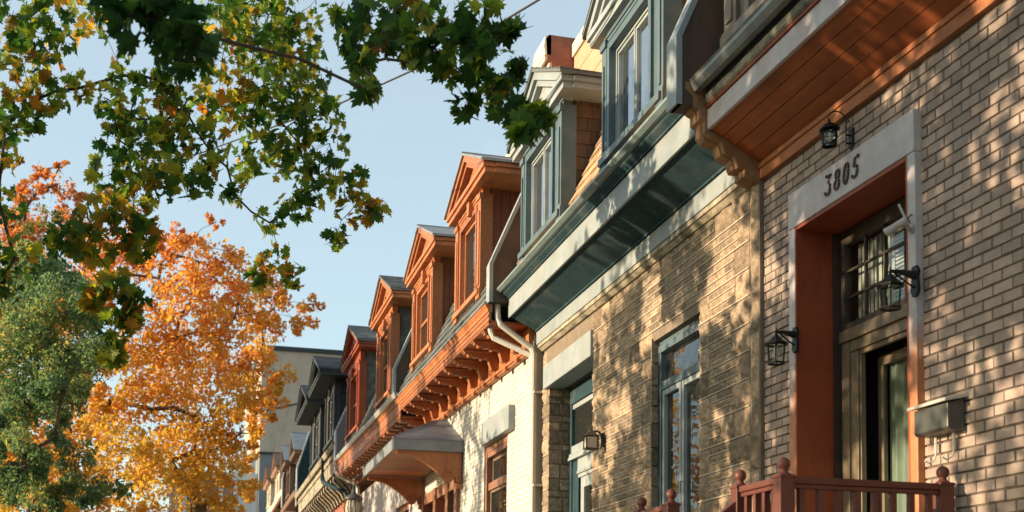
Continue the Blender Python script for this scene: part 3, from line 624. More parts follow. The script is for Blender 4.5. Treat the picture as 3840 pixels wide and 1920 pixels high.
f = MB(); frame4(f, 16.83,18.08,2.5,3.75,y-.10,y-.05,.06); frame4(f,16.83,18.08,3.83,4.22,y-.13,y-.08,.05); f.build('sash', M['brown_trim'], ow, wO)
p = MB(); p.poly([(16.85,y-.09,2.5),(16.85,y-.09,4.2),(18.06,y-.09,4.2),(18.06,y-.09,2.5)]); p.build('pane', M['glass_dark'], ow, wO)
s = MB(); s.box(16.6,18.3,-.1,.08,2.28,2.4); s.build('window_sill', M['pale_blue'], H3, wO)
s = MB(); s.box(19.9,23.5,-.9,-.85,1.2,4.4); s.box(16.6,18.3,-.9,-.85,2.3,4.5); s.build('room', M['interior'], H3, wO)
# doorway under the canopy
f = MB()
for a in (19.98, 20.75, 21.9, 23.15): f.box(a, a+.22, -.25, .06, 1.3, 4.2)
f.box(20.2,23.15,-.25,.04,4.0,4.2); f.build('door_frame', M['red_brown_paint'], H3, wO)
f = MB(); frame4(f, 20.98,21.88,1.35,3.98,-.22,-.15,.16,.8); f.box(22.13,23.13,-.24,-.18,1.35,3.98); od = f.build('door', M['red_wood'], H3, wO)
p = MB(); p.poly([(21.1,-.19,2.2),(21.1,-.19,3.85),(21.75,-.19,3.85),(21.75,-.19,2.2)]); p.build('pane', M['glass_dark'], od, wO)
# canopy
cx0, cx1, cy = 19.70, 23.62, 1.16
c = MB(); z0, z1 = 4.535, 4.715
c.box(cx0, cx1, cy-.03, cy, z0, z1); c.box(cx0, cx0+.03, .0, cy-.03, z0, z1); c.box(cx1-.03, cx1, .0, cy-.03, z0, z1)
cp_ = c.build('canopy', M['zinc_roof'], H3, wO)
c = MB(); A=(cx0-.02,cy+.02,z1); B=(cx1+.02,cy+.02,z1); C1=(cx0-.02,0,z1); D1=(cx1+.02,0,z1); P=(21.15,.0,5.30); Q=(22.15,.0,5.30); P2=(21.15,.25,5.27); Q2=(22.15,.25,5.27)
c.poly([A,B,Q2,P2]); c.poly([C1,A,P2,P]); c.poly([B,D1,Q,Q2]); c.poly([P2,Q2,Q,P]); c.poly([C1,D1,B,A][::-1])
for a,b in ((A,P2),(B,Q2),(P2,Q2),(P2,P)): c.tube([a,b],.018,6)
c.build('canopy_roof', M['zinc_roof'], cp_, wO)
c = MB()
n = 26
for k in range(n): xa = cx0+.035+(cx1-cx0-.07)*k/n; c.box(xa+.006, xa+(cx1-cx0-.07)/n-.006, .01, cy-.032, z0+.02, z0+.04)
c.box(cx0+.035,cx1-.035,.0,cy-.035,z0+.041,z0+.06)
c.build('canopy_soffit', M['orange_wood'], cp_, wO)
def scroll(x0, x1):
    """sawn canopy bracket: S-curve under the eave ending in a scroll, with a wall post"""
    c = MB(); top = 4.53; prof = [(.02, top), (1.08, top), (1.09, top-.05)]
    for k in range(13):
        t = k/12; y = 1.07-.76*t; z = top-.06-.37*t**2.1; prof.append((y, z))
    for k in range(1, 9):
        a = math.pi*1.0 + math.pi*.95*k/8; prof.append((.235-.075*math.cos(a+math.pi)*1.0*-1, 4.11+.075*math.sin(a)))
    prof += [(.13, 4.14), (.12, 4.05), (.02, 4.03)]
    c.ext(prof, x0, x1)
    sp = []
    for k in range(22): a = -math.pi/2+k*.5; r = .085-.0034*k; sp.append((x0-.004, .245+r*math.cos(a), 4.19+r*math.sin(a)))
    c.tube(sp, .012, 5); c.box(x0+.01, x1-.01, .0, .10, 3.95, 4.03)
    return c.build('canopy_bracket', M['orange_wood'], cp_, wO, bevel=.006)
scroll(19.76, 19.90); scroll(23.36, 23.50)

def orange_cornice(hs, X0, X1, fb, gut, br):
    e = MB(); e.box(X0, X1, -.3, .06, 5.27, 5.56); e.box(X0, X1, -.3, .11, 5.235, 5.275); e.box(X0, X1, -.3, .085, 5.215, 5.235); e.build('frieze', M['orange_wood'], hs, wQ)
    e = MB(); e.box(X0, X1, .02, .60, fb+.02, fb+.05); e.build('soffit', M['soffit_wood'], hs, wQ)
    e = MB(); t = 5.825
    e.box(X0, X1, .57, .60, fb, t-.10); e.ext([(.55,t-.10),(.612,t-.10),(.618,t-.06),(.65,t-.015),(.65,t),(.55,t)], X0, X1)
    e.box(X0, X1, .601, .612, fb+.10, fb+.125); e.build('fascia', M['orange_wood'], hs, wQ, bevel=.003)
    e = MB()
    if gut: gutter(e, X0, X1, .72, 5.90, .10, .09)
    else: e.ext([(.4,5.83),(.665,5.826),(.665,5.845),(.4,5.9)], X0, X1)
    e.build('gutter' if gut else 'drip_edge', M['metal_pale'] if gut else M['zinc_roof'], hs, wQ)
orange_cornice(H3, 15.36, 22.7, 5.56, False, 0)
orange_cornice(H4, 22.7, 33.6, 5.42, True, 0)
bp = [(.06,5.55),(.56,5.55),(.56,5.50),(.52,5.50),(.50,5.46),(.46,5.48),(.42,5.45),(.36,5.46),(.31,5.42),(.26,5.45),(.215,5.43),(.19,5.36),(.17,5.29),(.12,5.27),(.12,5.21),(.06,5.20)]
bx_ = [15.8, 16.45, 17.1, 17.8, 18.5, 19.3, 20.1, 20.9, 21.75, 22.45]
for x in bx_:
    c = MB(); c.ext([(a*1.0, b+.015) for a, b in bp], x-.055, x+.055); c.box(x-.07, x+.07, .06, .58, 5.54, 5.575); c.box(x-.065,x+.065,.06,.13,5.17,5.215)
    c.build('cornice_bracket', M['orange_wood'], H3, wQ, bevel=.006)
x = 23.0
while x < 33.4:
    c = MB(); c.ext([(.06,5.43),(.55,5.43),(.55,5.38),(.40,5.38),(.40,5.33),(.27,5.33),(.27,5.27),(.14,5.27),(.14,5.2),(.06,5.2)], x-.12, x+.12)
    c.box(x-.13, x+.13, .3, .57, 5.385, 5.44)
    c.build('cornice_bracket', M['orange_wood'], H4, wQ, bevel=.006); x += .52
mansard(H3, wQ, 15.3, 23.3, 5.85, 'slate', .60, 8.3, .42)
mansard(H4, wQ, 23.3, 33.7, 5.90, 'slate', .60, 8.3, .42)
parapet(H3, W(8.74,.03,-.03,.012), 15.24, 15.42, 5.75, 6.24, .74)
parapet(H4, wQ, 23.22, 23.45, 5.85, 6.45, .66)
w = MB(); wall_boxes(w, 23.4, 33.7, 0, 5.3, -.45, -.004, [(25.2,27,2.4,4.3),(29.5,31.3,2.4,4.3)]); w.cur = 1
bricks(w, 23.4, 33.7, 2.6, 5.3, .4, .15, .012, [(25.2,27,2.4,4.3),(29.5,31.3,2.4,4.3)], -.006, 0, .001)
w.build('wall', [M['white_joint'], M['grey_paint']], H4, wO)
for a in (25.2, 29.5):
    f = MB(); frame4(f, a, a+1.8, 2.4, 4.3, -.2, -.08, .12); f.box(a+.1,a+1.7,-.19,-.1,3.3,3.42); q = f.build('window', M['orange_wood'], H4, wO)
    p = MB(); p.poly([(a+.1,-.15,2.5),(a+.1,-.15,4.2),(a+1.7,-.15,4.2),(a+1.7,-.15,2.5)]); p.build('pane', M['glass_dark'], q, wO)
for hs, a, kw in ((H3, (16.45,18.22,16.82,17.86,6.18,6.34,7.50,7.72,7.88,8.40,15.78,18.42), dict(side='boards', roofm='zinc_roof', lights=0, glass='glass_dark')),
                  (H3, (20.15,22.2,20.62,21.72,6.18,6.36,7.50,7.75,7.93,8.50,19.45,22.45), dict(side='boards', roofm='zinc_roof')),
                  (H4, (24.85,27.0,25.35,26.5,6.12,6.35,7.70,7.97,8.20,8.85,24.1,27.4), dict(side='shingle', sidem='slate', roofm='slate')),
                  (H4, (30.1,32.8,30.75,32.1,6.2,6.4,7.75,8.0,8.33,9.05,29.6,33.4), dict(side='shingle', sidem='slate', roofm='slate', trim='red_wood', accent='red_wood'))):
    dormer(hs, wQ, *a, cp=.60, back=-.9, trim=kw.pop('trim','orange_wood'), **kw)
e = MB(); downpipe(e, [(33.5,.70,5.85),(33.5,.68,5.55),(33.35,.60,5.42),(33.0,.2,5.2),(33.0,.12,5.1),(33.0,.12,.2)], .055); e.build('downpipe', M['gutter_white'], H4, wQ)
e = MB(); e.box(20.5,20.9,-1.2,-.8,8.3,9.7); e.build('chimney', M['dark_trim'], H3, wQ)

# ------------------------------------------------------------------ dark house and the ones beyond
wD = W(15.3,-.05,-.024,0)
H5 = thing('dark_house', (40,-.5,0), 'dark slate-roofed house with two black gabled dormers and peeling cream trim', 'house', 'row houses along the street')
w = MB(); w.box(33.75,48.3,-6,0,0,6.2); w.build('wall', M['red_brick'], H5, wD)
e = MB(); e.box(33.9,48.2,.52,.56,6.05,6.45); e.box(33.9,48.2,.50,.60,6.45,6.53); e.build('fascia', M['peeling'], H5, wD)
e = MB(); gutter(e, 33.95, 48.3, .72, 6.78, .14, .14); e.box(33.95,48.2,.45,.58,6.53,6.72); e.build('gutter', M['peeling'], H5, wD)
e = MB(); e.ext([(.0,5.75),(.53,6.06),(.53,6.1),(0,6.0)], 33.9, 48.2); e.box(33.9,48.2,0,.05,5.5,5.76); e.build('soffit', M['dark_trim'], H5, wD)
x = 34.4
while x < 48:
    c = MB(); c.ext([(.02,5.45),(.12,5.45),(.2,5.62),(.5,5.9),(.5,6.04),(.02,5.85)], x-.10, x+.10); c.build('cornice_bracket', M['peeling'], H5, wD); x += .72
e = MB(); downpipe(e, [(37.0,.70,6.72),(37.0,.70,6.1),(36.9,.66,5.98),(35.2,.12,5.5),(35.2,.12,.2)], .07); e.build('downpipe', M['teal'], H5, wD)
mansard(H5, wD, 33.8, 48.3, 6.7, 'slate_dark', .60, 9.0, .42, .4, .25)
parapet(H5, wD, 33.72, 34.0, 6.2, 7.05, .68, .43, 9.2, 'metal_pale', 'grey_render')
for a in ((36.0,38.9,37.0,38.0,7.12,7.3,8.6,8.92,9.05,9.78,35.3,39.3), (40.4,44.2,41.7,42.9,7.15,7.35,8.6,8.95,9.05,9.85,39.9,44.6)):
    dormer(H5, wD, *a, cp=1.0, back=-.9, trim='dark_trim', side='shingle', sidem='slate_dark', roofm='slate_dark', tymp='dark_trim', sash='peeling', accent='dark_trim', glass='glass_dark')
H6 = thing('brown_house', (52,-.8,0), 'far brown trimmed house with two small grey-roofed dormers past the dark one', 'house', 'row houses along the street')
w = MB(); w.box(48.35,57.3,-6,0,0,7.2); w.build('wall', M['red_brick'], H6, wD)
mansard(H6, wD, 48.4, 57.3, 7.0, 'slate_dark', .55, 8.9, .42, .4, .25)
parapet(H6, wD, 48.2, 48.6, 6.4, 7.85, .66, .3, 9.3, 'metal_pale', 'teal')
e = MB(); gutter(e, 48.6, 57.3, .70, 7.05, .16, .16); e.build('gutter', M['brown_trim'], H6, wD)
for a in ((48.9,51.0,49.5,50.4,7.4,7.55,8.3,8.5,8.62,9.45,48.6,51.4), (54.6,57.0,55.3,56.4,7.4,7.6,8.6,8.85,8.95,9.75,54.3,57.3)):
    dormer(H6, wD, *a, cp=.75, back=-.9, trim='brown_trim', side='boards', sidem='brown_trim', roofm='zinc_roof', tymp='dark_trim', accent='brown_trim')
H7 = thing('pink_house', (66,-1.2,0), 'farthest dusty pink house with cream trimmed dormers near the beige end wall', 'house', 'row houses along the street')
w = MB(); w.box(57.4,84,-6,0,0,8.2); w.build('wall', M['pink_trim'], H7, wD)
parapet(H7, wD, 57.2, 57.7, 7.2, 8.55, .66, .3, 9.6, 'metal_pale', 'brown_trim')
mansard(H7, wD, 57.6, 84, 8.0, 'brown_shingle', .5, 9.8, .42, .5, .3)
e = MB(); gutter(e, 57.8, 84, .66, 8.1, .18, .18); e.build('gutter', M['cream_trim'], H7, wD)
for a in ((62.4,66.2,63.6,65,8.3,8.5,9.3,9.6,9.7,10.6,62,66.6), (70.5,74.6,71.8,73.4,8.5,8.8,9.6,9.9,10.0,11.0,70,75.2)):
    dormer(H7, wD, *a, cp=.7, back=-1.2, trim='cream_trim', side='boards', sidem='pink_trim', roofm='brown_shingle', tymp='pink_trim', accent='pink_trim')
H8 = thing('end_building', (94,-8,0), 'tall beige rendered wall with a grey base closing off the street', 'building')
w = MB(); w.box(90,110,-30,-1.5,14.28,21.7); w.build('wall', M['beige_render'], H8)
w = MB(); w.box(90.05,110,-30,-1.52,0,14.2); w.build('lower_wall', M['grey_render'], H8)
w = MB(); w.box(89.9,110,-30.05,-1.4,14.2,14.32); w.box(89.85,110.1,-30.1,-1.35,21.7,22.0); w.build('string_course', M['dark_trim'], H8)
w = MB(); w.tube([(89.97,-1.6,17.2),(89.97,-4,17.9),(89.97,-9,18.1)],.05,5); w.build('cable', M['wire'], H8)
for yy, zz in ((-6.2,20.2),(-9.5,17.0)):
    w = MB(); w.box(89.9,90.02,yy,yy+.5,zz,zz+.5); w.build('vent', M['grey_render'], H8)
H9 = thing('white_building', (92,2,0), 'small white corner building with white columns at the end of the street', 'building')
w = MB(); w.box(92,104,-1.3,4.6,0,12.4); w.build('wall', M['grey_render'], H9)
for yy in (-1.35, -.75, -.15, .9, 2.2, 3.4):
    w = MB(); w.box(91.7,92.0,yy,yy+.3,5,15.2 if yy < 0 else 12.2); w.build('column', M['white_paint'], H9)
w = MB(); w.box(91.4,104,-1.5,4.8,12.4,12.9); w.ext([(-1.5,9.9),(.6,9.9),(-.6,12.1),(-1.5,12.2)], 90.6, 91.6); w.box(91.2,92,-1.4,4.7,7.2,7.9); w.build('cornice', M['white_paint'], H9)
for yy in (.1, 1.4, 2.7):
    w = MB(); w.box(91.94,91.98,yy,yy+.6,8.6,11); w.build('window', M['glass_dark'], H9)
# ------------------------------------------------------------------ balcony in front of the brick house
BAL = thing('balcony', (7.37,.6,0), 'dark red wooden balcony with ball-topped newel posts in front of the 3805 door', 'balcony')
m = MB(); m.box(6.2,8.55,.02,1.2,1.28,1.40); m.box(6.2,8.55,1.1,1.19,1.0,1.28); m.build('deck', M['deck'], BAL)
for x, y in ((6.28,1.12),(6.29,.10),(6.83,1.12),(7.90,1.12),(8.45,1.12),(8.45,.10)):
    m = MB(); h = .045; zt = 2.50
    m.box(x-h,x+h,y-h,y+h,.0,zt); m.ext([(x-h-.006,y-h-.006),(x+h+.006,y-h-.006),(x+h+.006,y+h+.006),(x-h-.006,y+h+.006)], zt-.02, zt-.004, 'z')
    n = m.build('newel_post', M['rail_wood'], BAL, bevel=.004)
    f = MB(); f.lathe([(.042,0),(.042,.006),(.028,.016),(.020,.026),(.023,.034),(.033,.045),(.0375,.060),(.036,.076),(.028,.09),(.015,.099),(.004,.102)], x, y, 18, zt-.004)
    f.build('ball_finial', M['rail_wood'], n, smooth=True)
def rail(x0, y0, x1, y1, n):
    dx, dy = x1-x0, y1-y0
    for nm, L_ in (('handrail', ((2.452,.034,.038),(2.425,.022,.0268))), ('bottom_rail', ((1.52,.03,.04),))):
        r = MB()
        for z, w_, t in L_:
            if abs(dx) > abs(dy): r.box(x0, x1, y0-w_, y0+w_, z, z+t)
            else: r.box(x0-w_, x0+w_, y0, y1, z, z+t)
        r.build(nm, M['rail_wood'], BAL, bevel=.006)
    for k in range(n):
        t = (k+.5)/n; x, y = x0+dx*t, y0+dy*t; b = MB(); b.box(x-.017,x+.017,y-.017,y+.017,1.56,2.424); b.build('baluster', M['rail_wood'], BAL)
rail(6.28,.146,6.28,1.074,8); rail(6.326,1.12,6.784,1.12,4); rail(7.946,1.12,8.404,1.12,4); rail(8.45,.146,8.45,1.074,8)
for x in (6.83, 7.90):
    r = MB(); r.ext([(1.16,2.33),(1.166,2.40),(2.9,1.05),(2.9,.98)], x-.03, x+.03); r.box(x-.045,x+.045,2.88,2.97,0,1.15); r.build('stair_rail', M['rail_wood'], BAL)
m = MB()
for k in range(7): m.box(6.87,7.86,1.2+.26*k,1.2+.26*(k+1)+.02,1.2-.19*k-.05,1.2-.19*k)
m.build('stairs', M['deck'], BAL)

# ------------------------------------------------------------------ lamps
def coach_lamp(x, y, z, wy, label, s=1.0):
    """six-sided hanging coach lamp on a scrolled arm; z is the cap ring, wy the wall face"""
    t = thing('wall_lantern', (x, wy, z), label, 'lantern', 'black coach lamps beside the door')
    cap = MB(); cap.lathe([(.004,.085),(.006,.06),(.013,.055),(.008,.045),(.018,.03),(.04,.005),(.06,-.012),(.092,-.03),(.092,-.036),(.06,-.034)], x, y, 6, z); cap.build('cap', M['black_iron'], t)
    gl = MB(); gl.lathe([(.066,-.036),(.056,-.165)], x, y, 6, z); gl.build('lamp_glass', M['lamp_glass'], t)
    fr = MB()
    for k in range(6):
        a = 2*math.pi*(k+.5)/6; fr.tube([(x+.068*math.cos(a), y+.068*math.sin(a), z-.034),(x+.058*math.cos(a), y+.058*math.sin(a), z-.168)], .005, 5)
    ring = [(x+.064*math.cos(2*math.pi*(k+.5)/6), y+.064*math.sin(2*math.pi*(k+.5)/6), z-.172) for k in range(7)]; fr.tube(ring, .008, 5)
    ring = [(x+.072*math.cos(2*math.pi*(k+.5)/6), y+.072*math.sin(2*math.pi*(k+.5)/6), z-.038) for k in range(7)]; fr.tube(ring, .006, 5)
    fr.build('frame', M['black_iron'], t)
    b = MB(); b.lathe([(.012,-.165),(.016,-.12),(.016,-.11)], x, y, 8, z); b.lathe([(.012,-.11),(.024,-.09),(.02,-.055),(.008,-.045)], x, y, 10, z); b.build('bulb', M['bulb'], t, smooth=True)
    a = MB(); a.tube([(x, y, z+.058),(x, (y+wy)/2+.02, z+.060),(x, wy+.01, z+.045)], [.010,.014,.03], 7)
    a.tube([(x, y-.03, z+.05),(x, (y+wy)/2, z+.01),(x, wy+.02, z-.03)], .006, 5); a.build('arm', M['black_iron'], t)
    p = MB(); p.ext([(x-.02,z-.085),(x+.02,z-.085),(x+.042,z-.05),(x+.03,z+.03),(x+.042,z+.07),(x+.02,z+.105),(x-.02,z+.105),(x-.042,z+.07),(x-.03,z+.03),(x-.042,z-.05)], wy, wy+.022, 'y'); p.build('backplate', M['black_iron'], t, bevel=.004)
    return t
coach_lamp(8.12,.215,3.745,.05, 'black coach lamp on the casing left of the 3805 doorway')
coach_lamp(6.60,.235,3.765,.05, 'black coach lamp on the right door casing above the mailbox')
# round caged lamp under the eaves
x, y, z = 7.19,.27,5.03
G = lambda p: (7.41+(p[0]-7.20)*.8, p[1]*.68, 5.03+(p[2]-5.0)*.8)
t = thing('barrel_lantern', (x,.0,z), 'black round caged lamp hanging from a curled arm above the door lintel', 'lantern')
c = MB(); c.lathe([(.006,.06),(.014,.03),(.05,.012),(.08,-.01),(.098,-.03),(.098,-.036),(.07,-.03)], x, y, 20, z); c.build('cap', M['black_iron'], t, G, smooth=True)
gl = MB(); gl.lathe([(.068,-.033),(.072,-.09),(.064,-.165)], x, y, 20, z); gl.build('lamp_glass', M['lamp_glass'], t, G, smooth=True)
f = MB()
for zz, r in ((-.07,.073),(-.115,.072),(-.168,.068)):
    f.tube([(x+r*math.cos(k*math.pi/10), y+r*math.sin(k*math.pi/10), z+zz) for k in range(21)], .0075 if zz < -.15 else .0035, 5)
for k in range(8):
    a = k*math.pi/4; f.tube([(x+.07*math.cos(a), y+.07*math.sin(a), z-.03),(x+.074*math.cos(a), y+.074*math.sin(a), z-.1),(x+.067*math.cos(a), y+.067*math.sin(a), z-.168)], .0035, 5)
f.build('frame', M['black_iron'], t, G)
b = MB(); b.lathe([(.014,-.14),(.03,-.11),(.024,-.07),(.01,-.055)], x, y, 10, z); b.build('bulb', M['bulb'], t, G, smooth=True)
a = MB(); X = x+.02; arc = [(X-.0, y, z+.05)]
for k in range(13): q = math.pi*k/12; arc.append((X, y-.10+.10*math.cos(q), z+.07+.075*math.sin(q)))
arc += [(X, y-.2, z-.08),(X, y-.2,z-.15)]; a.tube(arc, .0055, 6)
a.tube([(X,.07,z-.14),(X,.075,z+.02),(X,.06,z+.06),(X,.04,z+.08),(X,.03,z+.06)], .006, 5); a.tube([(X,.07,z-.05),(X,.01,z-.05)], .009, 5); a.tube([(X,.07,z-.12),(X,.01,z-.12)], .009, 5); a.build('arm', M['black_iron'], t, G)
p = MB(); p.box(X-.035,X+.035,.0,.022,z-.155,z+.01); p.tube([(X,.008,z-.15),(X+.01,.008,z-.26)], .006, 5); p.build('backplate', M['black_iron'], t, G, bevel=.004)
# small square lamp on the stone wall
x, y, z = 12.66,.10,3.66; wy = -.07
G = lambda p: (12.66+(p[0]-12.66)*.6, -.07+(p[1]+.07)*.85, 3.68+(p[2]-3.66)*.9)
t = thing('square_lantern', (x, wy, z), 'small square bronze lamp on the stone wall beside the blue door', 'lantern')
c = MB(); h=.075
c.mesh([(x-h-.02,y-h-.02,z+.06),(x+h+.02,y-h-.02,z+.06),(x+h+.02,y+h+.02,z+.06),(x-h-.02,y+h+.02,z+.06),(x-.035,y-.035,z+.105),(x+.035,y-.035,z+.105),(x+.035,y+.035,z+.105),(x-.035,y+.035,z+.105)], [(0,3,2,1),(4,5,6,7),(0,1,5,4),(1,2,6,5),(2,3,7,6),(3,0,4,7)])
c.box(x-.025,x+.025,y-.025,y+.025,z+.105,z+.13); c.build('cap', M['door_tan'], t, G)
f = MB()
for sx in (-1,1):
    for sy in (-1,1): f.box(x+sx*h-.008,x+sx*h+.008,y+sy*h-.008,y+sy*h+.008,z-.09,z+.06)
f.box(x-h-.012,x+h+.012,y-h-.012,y+h+.012,z-.105,z-.09); f.box(x-h,x+h,y-h,y+h,z+.045,z+.059); f.build('frame', M['frame_dark'], t, G)
g = MB(); g.box(x-h+.006,x+h-.006,y-h+.006,y+h-.006,z-.089,z+.044); g.build('lamp_glass', M['curtain_warm'], t, G)
a = MB(); a.tube([(x,y-.02,z+.10),(x,y-.09,z+.12),(x,wy+.03,z+.08),(x,wy+.02,z+.02)], .014, 6); a.box(x-.05,x+.05,wy-.02,wy+.025,z-.06,z+.10); a.build('backplate', M['frame_dark'], t, G)
# grey bell lamp by the far downpipe
x, y, z = 25, .88, 4.28; wy = -.28
t = thing('bell_lantern', (x, wy, z), 'large grey bell-shaped lantern hanging below the end of the orange cornice', 'lantern')
c = MB(); c.lathe([(.02,.26),(.03,.16),(.05,.12),(.06,.08),(.14,.05),(.19,.0),(.19,-.03),(.14,-.03)], x, y, 18, z); c.build('cap', M['mailbox_grey'], t, smooth=True)
f = MB(); f.tube([(x+.06*math.cos(k*math.pi/8), y, z+.33+.06*math.sin(k*math.pi/8)) for k in range(17)], .02, 6); f.build('ring', M['door_tan'], t); f = MB()
for k in range(8):
    a = k*math.pi/4; f.tube([(x+.15*math.cos(a), y+.15*math.sin(a), z-.03),(x+.19*math.cos(a), y+.19*math.sin(a), z-.2),(x+.12*math.cos(a), y+.12*math.sin(a), z-.5)], .014, 5)
f.build('frame', M['mailbox_grey'], t)
g = MB(); g.lathe([(.13,-.03),(.16,-.2),(.1,-.5)], x, y, 16, z); g.build('lamp_glass', M['curtain_warm'], t, smooth=True)
a = MB(); a.tube([(x,y,z+.38),(x,y-.3,z+.62),(x,wy,z+.55)], .02, 6); a.box(x-.06,x+.06,wy-.03,wy+.03,z+.4,z+.7); a.build('arm', M['mailbox_grey'], t)

# ------------------------------------------------------------------ mailbox
t = thing('mailbox', (6.36,.0,2.9), 'grey metal mailbox with a pale lid and newspaper hooks on the brick wall', 'mailbox')
rot = lambda p: (p[0], p[1], p[2]-.10*(p[0]-6.36)*0-.0)
m = MB(); m.ext([(.012,2.80),(.11,2.80),(.125,2.815),(.125,2.955),(.012,2.985)], 6.20, 6.535); m.build('box', M['mailbox_grey'], t, bevel=.005)
m = MB(); m.ext([(.005,2.99),(.155,2.958),(.158,2.966),(.158,2.978),(.005,3.012)], 6.175, 6.56); m.build('lid', M['gutter_white'], t, bevel=.003)
for x in (6.28, 6.455):
    m = MB(); m.tube([(x,.03,2.80),(x,.03,2.70),(x,.04,2.66),(x+.01,.07,2.635),(x+.01,.10,2.65)], .006, 6); m.tube([(x,.032,2.79),(x,.032,2.70)], .0085, 6); m.build('hook', M['gutter_white'], t)

# ------------------------------------------------------------------ security camera on the right casing
t = thing('security_camera', (6.645,.05,4.12), 'white security camera with an aerial on the right door casing', 'camera')
a = Vector((6.57,.17,4.13)); d = Vector((.13,.10,-.075)).normalized()
G = lambda p: (6.645+(p[0]-6.645)*.85, .05+(p[1]-.05)*.9, 4.12+(p[2]-4.12)*.85)
m = MB(); m.tube([a-d*.035, a+d*.115], .027, 14); m.tube([a+d*.10, a+d*.135],.03,14); m.build('body', M['plastic'], t, G)
m = MB(); m.tube([a+d*.1355, a+d*.139], .024, 14); m.build('lens', M['interior'], t, G)
m = MB(); b = a-d*.02; m.tube([b+Vector((.0,0,.02)), b+Vector((.045,.02,.13))], .009, 8); m.build('aerial', M['plastic'], t, G)
m = MB(); m.tube([a-d*.02+Vector((0,0,-.02)), Vector((6.60,.10,4.09)), Vector((6.645,.055,4.12))], .016, 8); m.tube([(6.645,.049,4.12),(6.645,.066,4.12)], .036, 14); m.build('bracket', M['plastic'], t, G)
m = MB(); m.tube([(6.645,.06,4.14),(6.655,.075,4.2),(6.63,.06,4.22)], .006, 6); m.build('cable', M['wire'], t, G)

# ------------------------------------------------------------------ overhead wire
wp = [(5.5,-1.0,8.4),(8,-.2,7.95),(11,1.18,7.60),(11.5,1.37,7.62),(13,1.82,7.80),(14,2.2,7.93),(15,2.56,8.07),(17,3.3,8.45),(24,6.0,9.7)]
m = MB(); m.tube(wp, .012, 6); tag(m.build('overhead_wire', M['wire']), 'thin black overhead wire crossing the sky from the dormers to the maple', 'wire')
# ------------------------------------------------------------------ trees
STAR = [(0,-.50),(.05,-.30),(.30,-.38),(.22,-.20),(.48,-.02),(.34,.06),(.40,.26),(.20,.20),(.14,.30),(.0,.60),(-.14,.30),(-.20,.20),(-.40,.26),(-.34,.06),(-.48,-.02),(-.22,-.20),(-.30,-.38),(-.05,-.30)]
_h = [(.02,-.62),(.03,-.36),(.12,-.33),(.31,-.43),(.27,-.29),(.42,-.21),(.27,-.11),(.53,.03),(.43,.09),(.51,.25),(.35,.21),(.29,.33),(.14,.13),(.21,.41),(.11,.40)]
LEAF = _h + [(0,.64)] + [(-x, y) for x, y in reversed(_h)]
OVAL = [(0,-.5),(.22,-.1),(.16,.25),(0,.5),(-.16,.25),(-.22,-.1)]
def rv():
    while 1:
        v = Vector((U(-1,1),U(-1,1),U(-1,1)))
        if .05 < v.length <= 1: return v
def foliage(name, parent, mat, clumps, shape, size, hues, droop=.6, shell=.0):
    """clumps = (x, y, z, r, count, hue0, hue1): leaves scattered through each clump"""
    vs, fs, hu = [], [], []; n = len(shape); o = ORI[parent.name]
    for cx, cy, cz, r, cnt, h0, h1 in clumps:
        for _ in range(int(cnt)):
            v = rv(); v = v * (v.length ** -.35 if shell else 1); p = Vector((cx,cy,cz)) + v*r
            s = size*U(.5,1.3)
            nrm = (rv().normalized() + Vector((.1,.5,.35))).normalized()
            up = Vector((U(-1,1),U(-1,1),-droop*2+U(-.8,.8)))
            t = (up - nrm*up.dot(nrm)).normalized(); b = nrm.cross(t)
            k = len(vs); fold = U(.05,.5)*s; curl = U(-.3,.5)*s
            vs.append(p)
            for (x, y) in shape: vs.append(p + b*(x*s) + t*(y*s) + nrm*(abs(x)*fold - y*y*curl))
            for j in range(n): fs.append((k, k+1+j, k+1+(j+1) % n))
            h = min(1, max(0, U(h0, h1)+random.gauss(0,.06))); hu += [h]*n
    me = bpy.data.meshes.new(name); me.from_pydata([(v[0]-o[0],v[1]-o[1],v[2]-o[2]) for v in vs], [], fs)
    at = me.attributes.new('hue', 'FLOAT', 'FACE'); at.data.foreach_set('value', hu)
    me.materials.append(mat); ob = bpy.data.objects.new(name, me); COL.objects.link(ob); ob.parent = parent; ORI[ob.name] = o
    return ob
def branches(name, parent, mat, start, pts, r0, rmin, reach=1.0):
    """grow a branch network from the trunk top through the clump centres (nearest first)"""
    nodes = [Vector(start)]; par = [-1]; todo = [Vector(p[:3]) for p in pts]
    while todo:
        best = None
        for i, p in enumerate(todo):
            for k, q in enumerate(nodes):
                dd = (p-q).length + .25*(nodes[0]-q).length*0
                if best is None or dd < best[0]: best = (dd, i, k)
        dd, i, k = best; p = todo.pop(i); q = nodes[k]
        mid = (p+q)/2 + rv()*dd*.12 + Vector((0,0,dd*.05)); nodes.append(mid); par.append(k); nodes.append(p); par.append(len(nodes)-2)
    w = [1.0]*len(nodes)
    for i in range(len(nodes)-1, 0, -1): w[par[i]] += w[i]
    m = MB(); wm = w[0]
    for i in range(1, len(nodes)):
        ra = max(rmin, r0*(w[par[i]]/wm)**.5*.9 if par[i] else r0*(w[i]/wm)**.5); rb = max(rmin*.8, r0*(w[i]/wm)**.5*.85)
        m.tube([nodes[par[i]], nodes[i]], [min(ra, rb*1.25), rb], 5)
    return m, nodes
def twigs(m, clumps, n, r, L=.9):
    for c in clumps:
        for _ in range(n):
            v = rv()*c[3]*L; p = Vector(c[:3]); m.tube([p, p+v*.5+rv()*c[3]*.12, p+v], [r, r*.8, r*.5], 4)

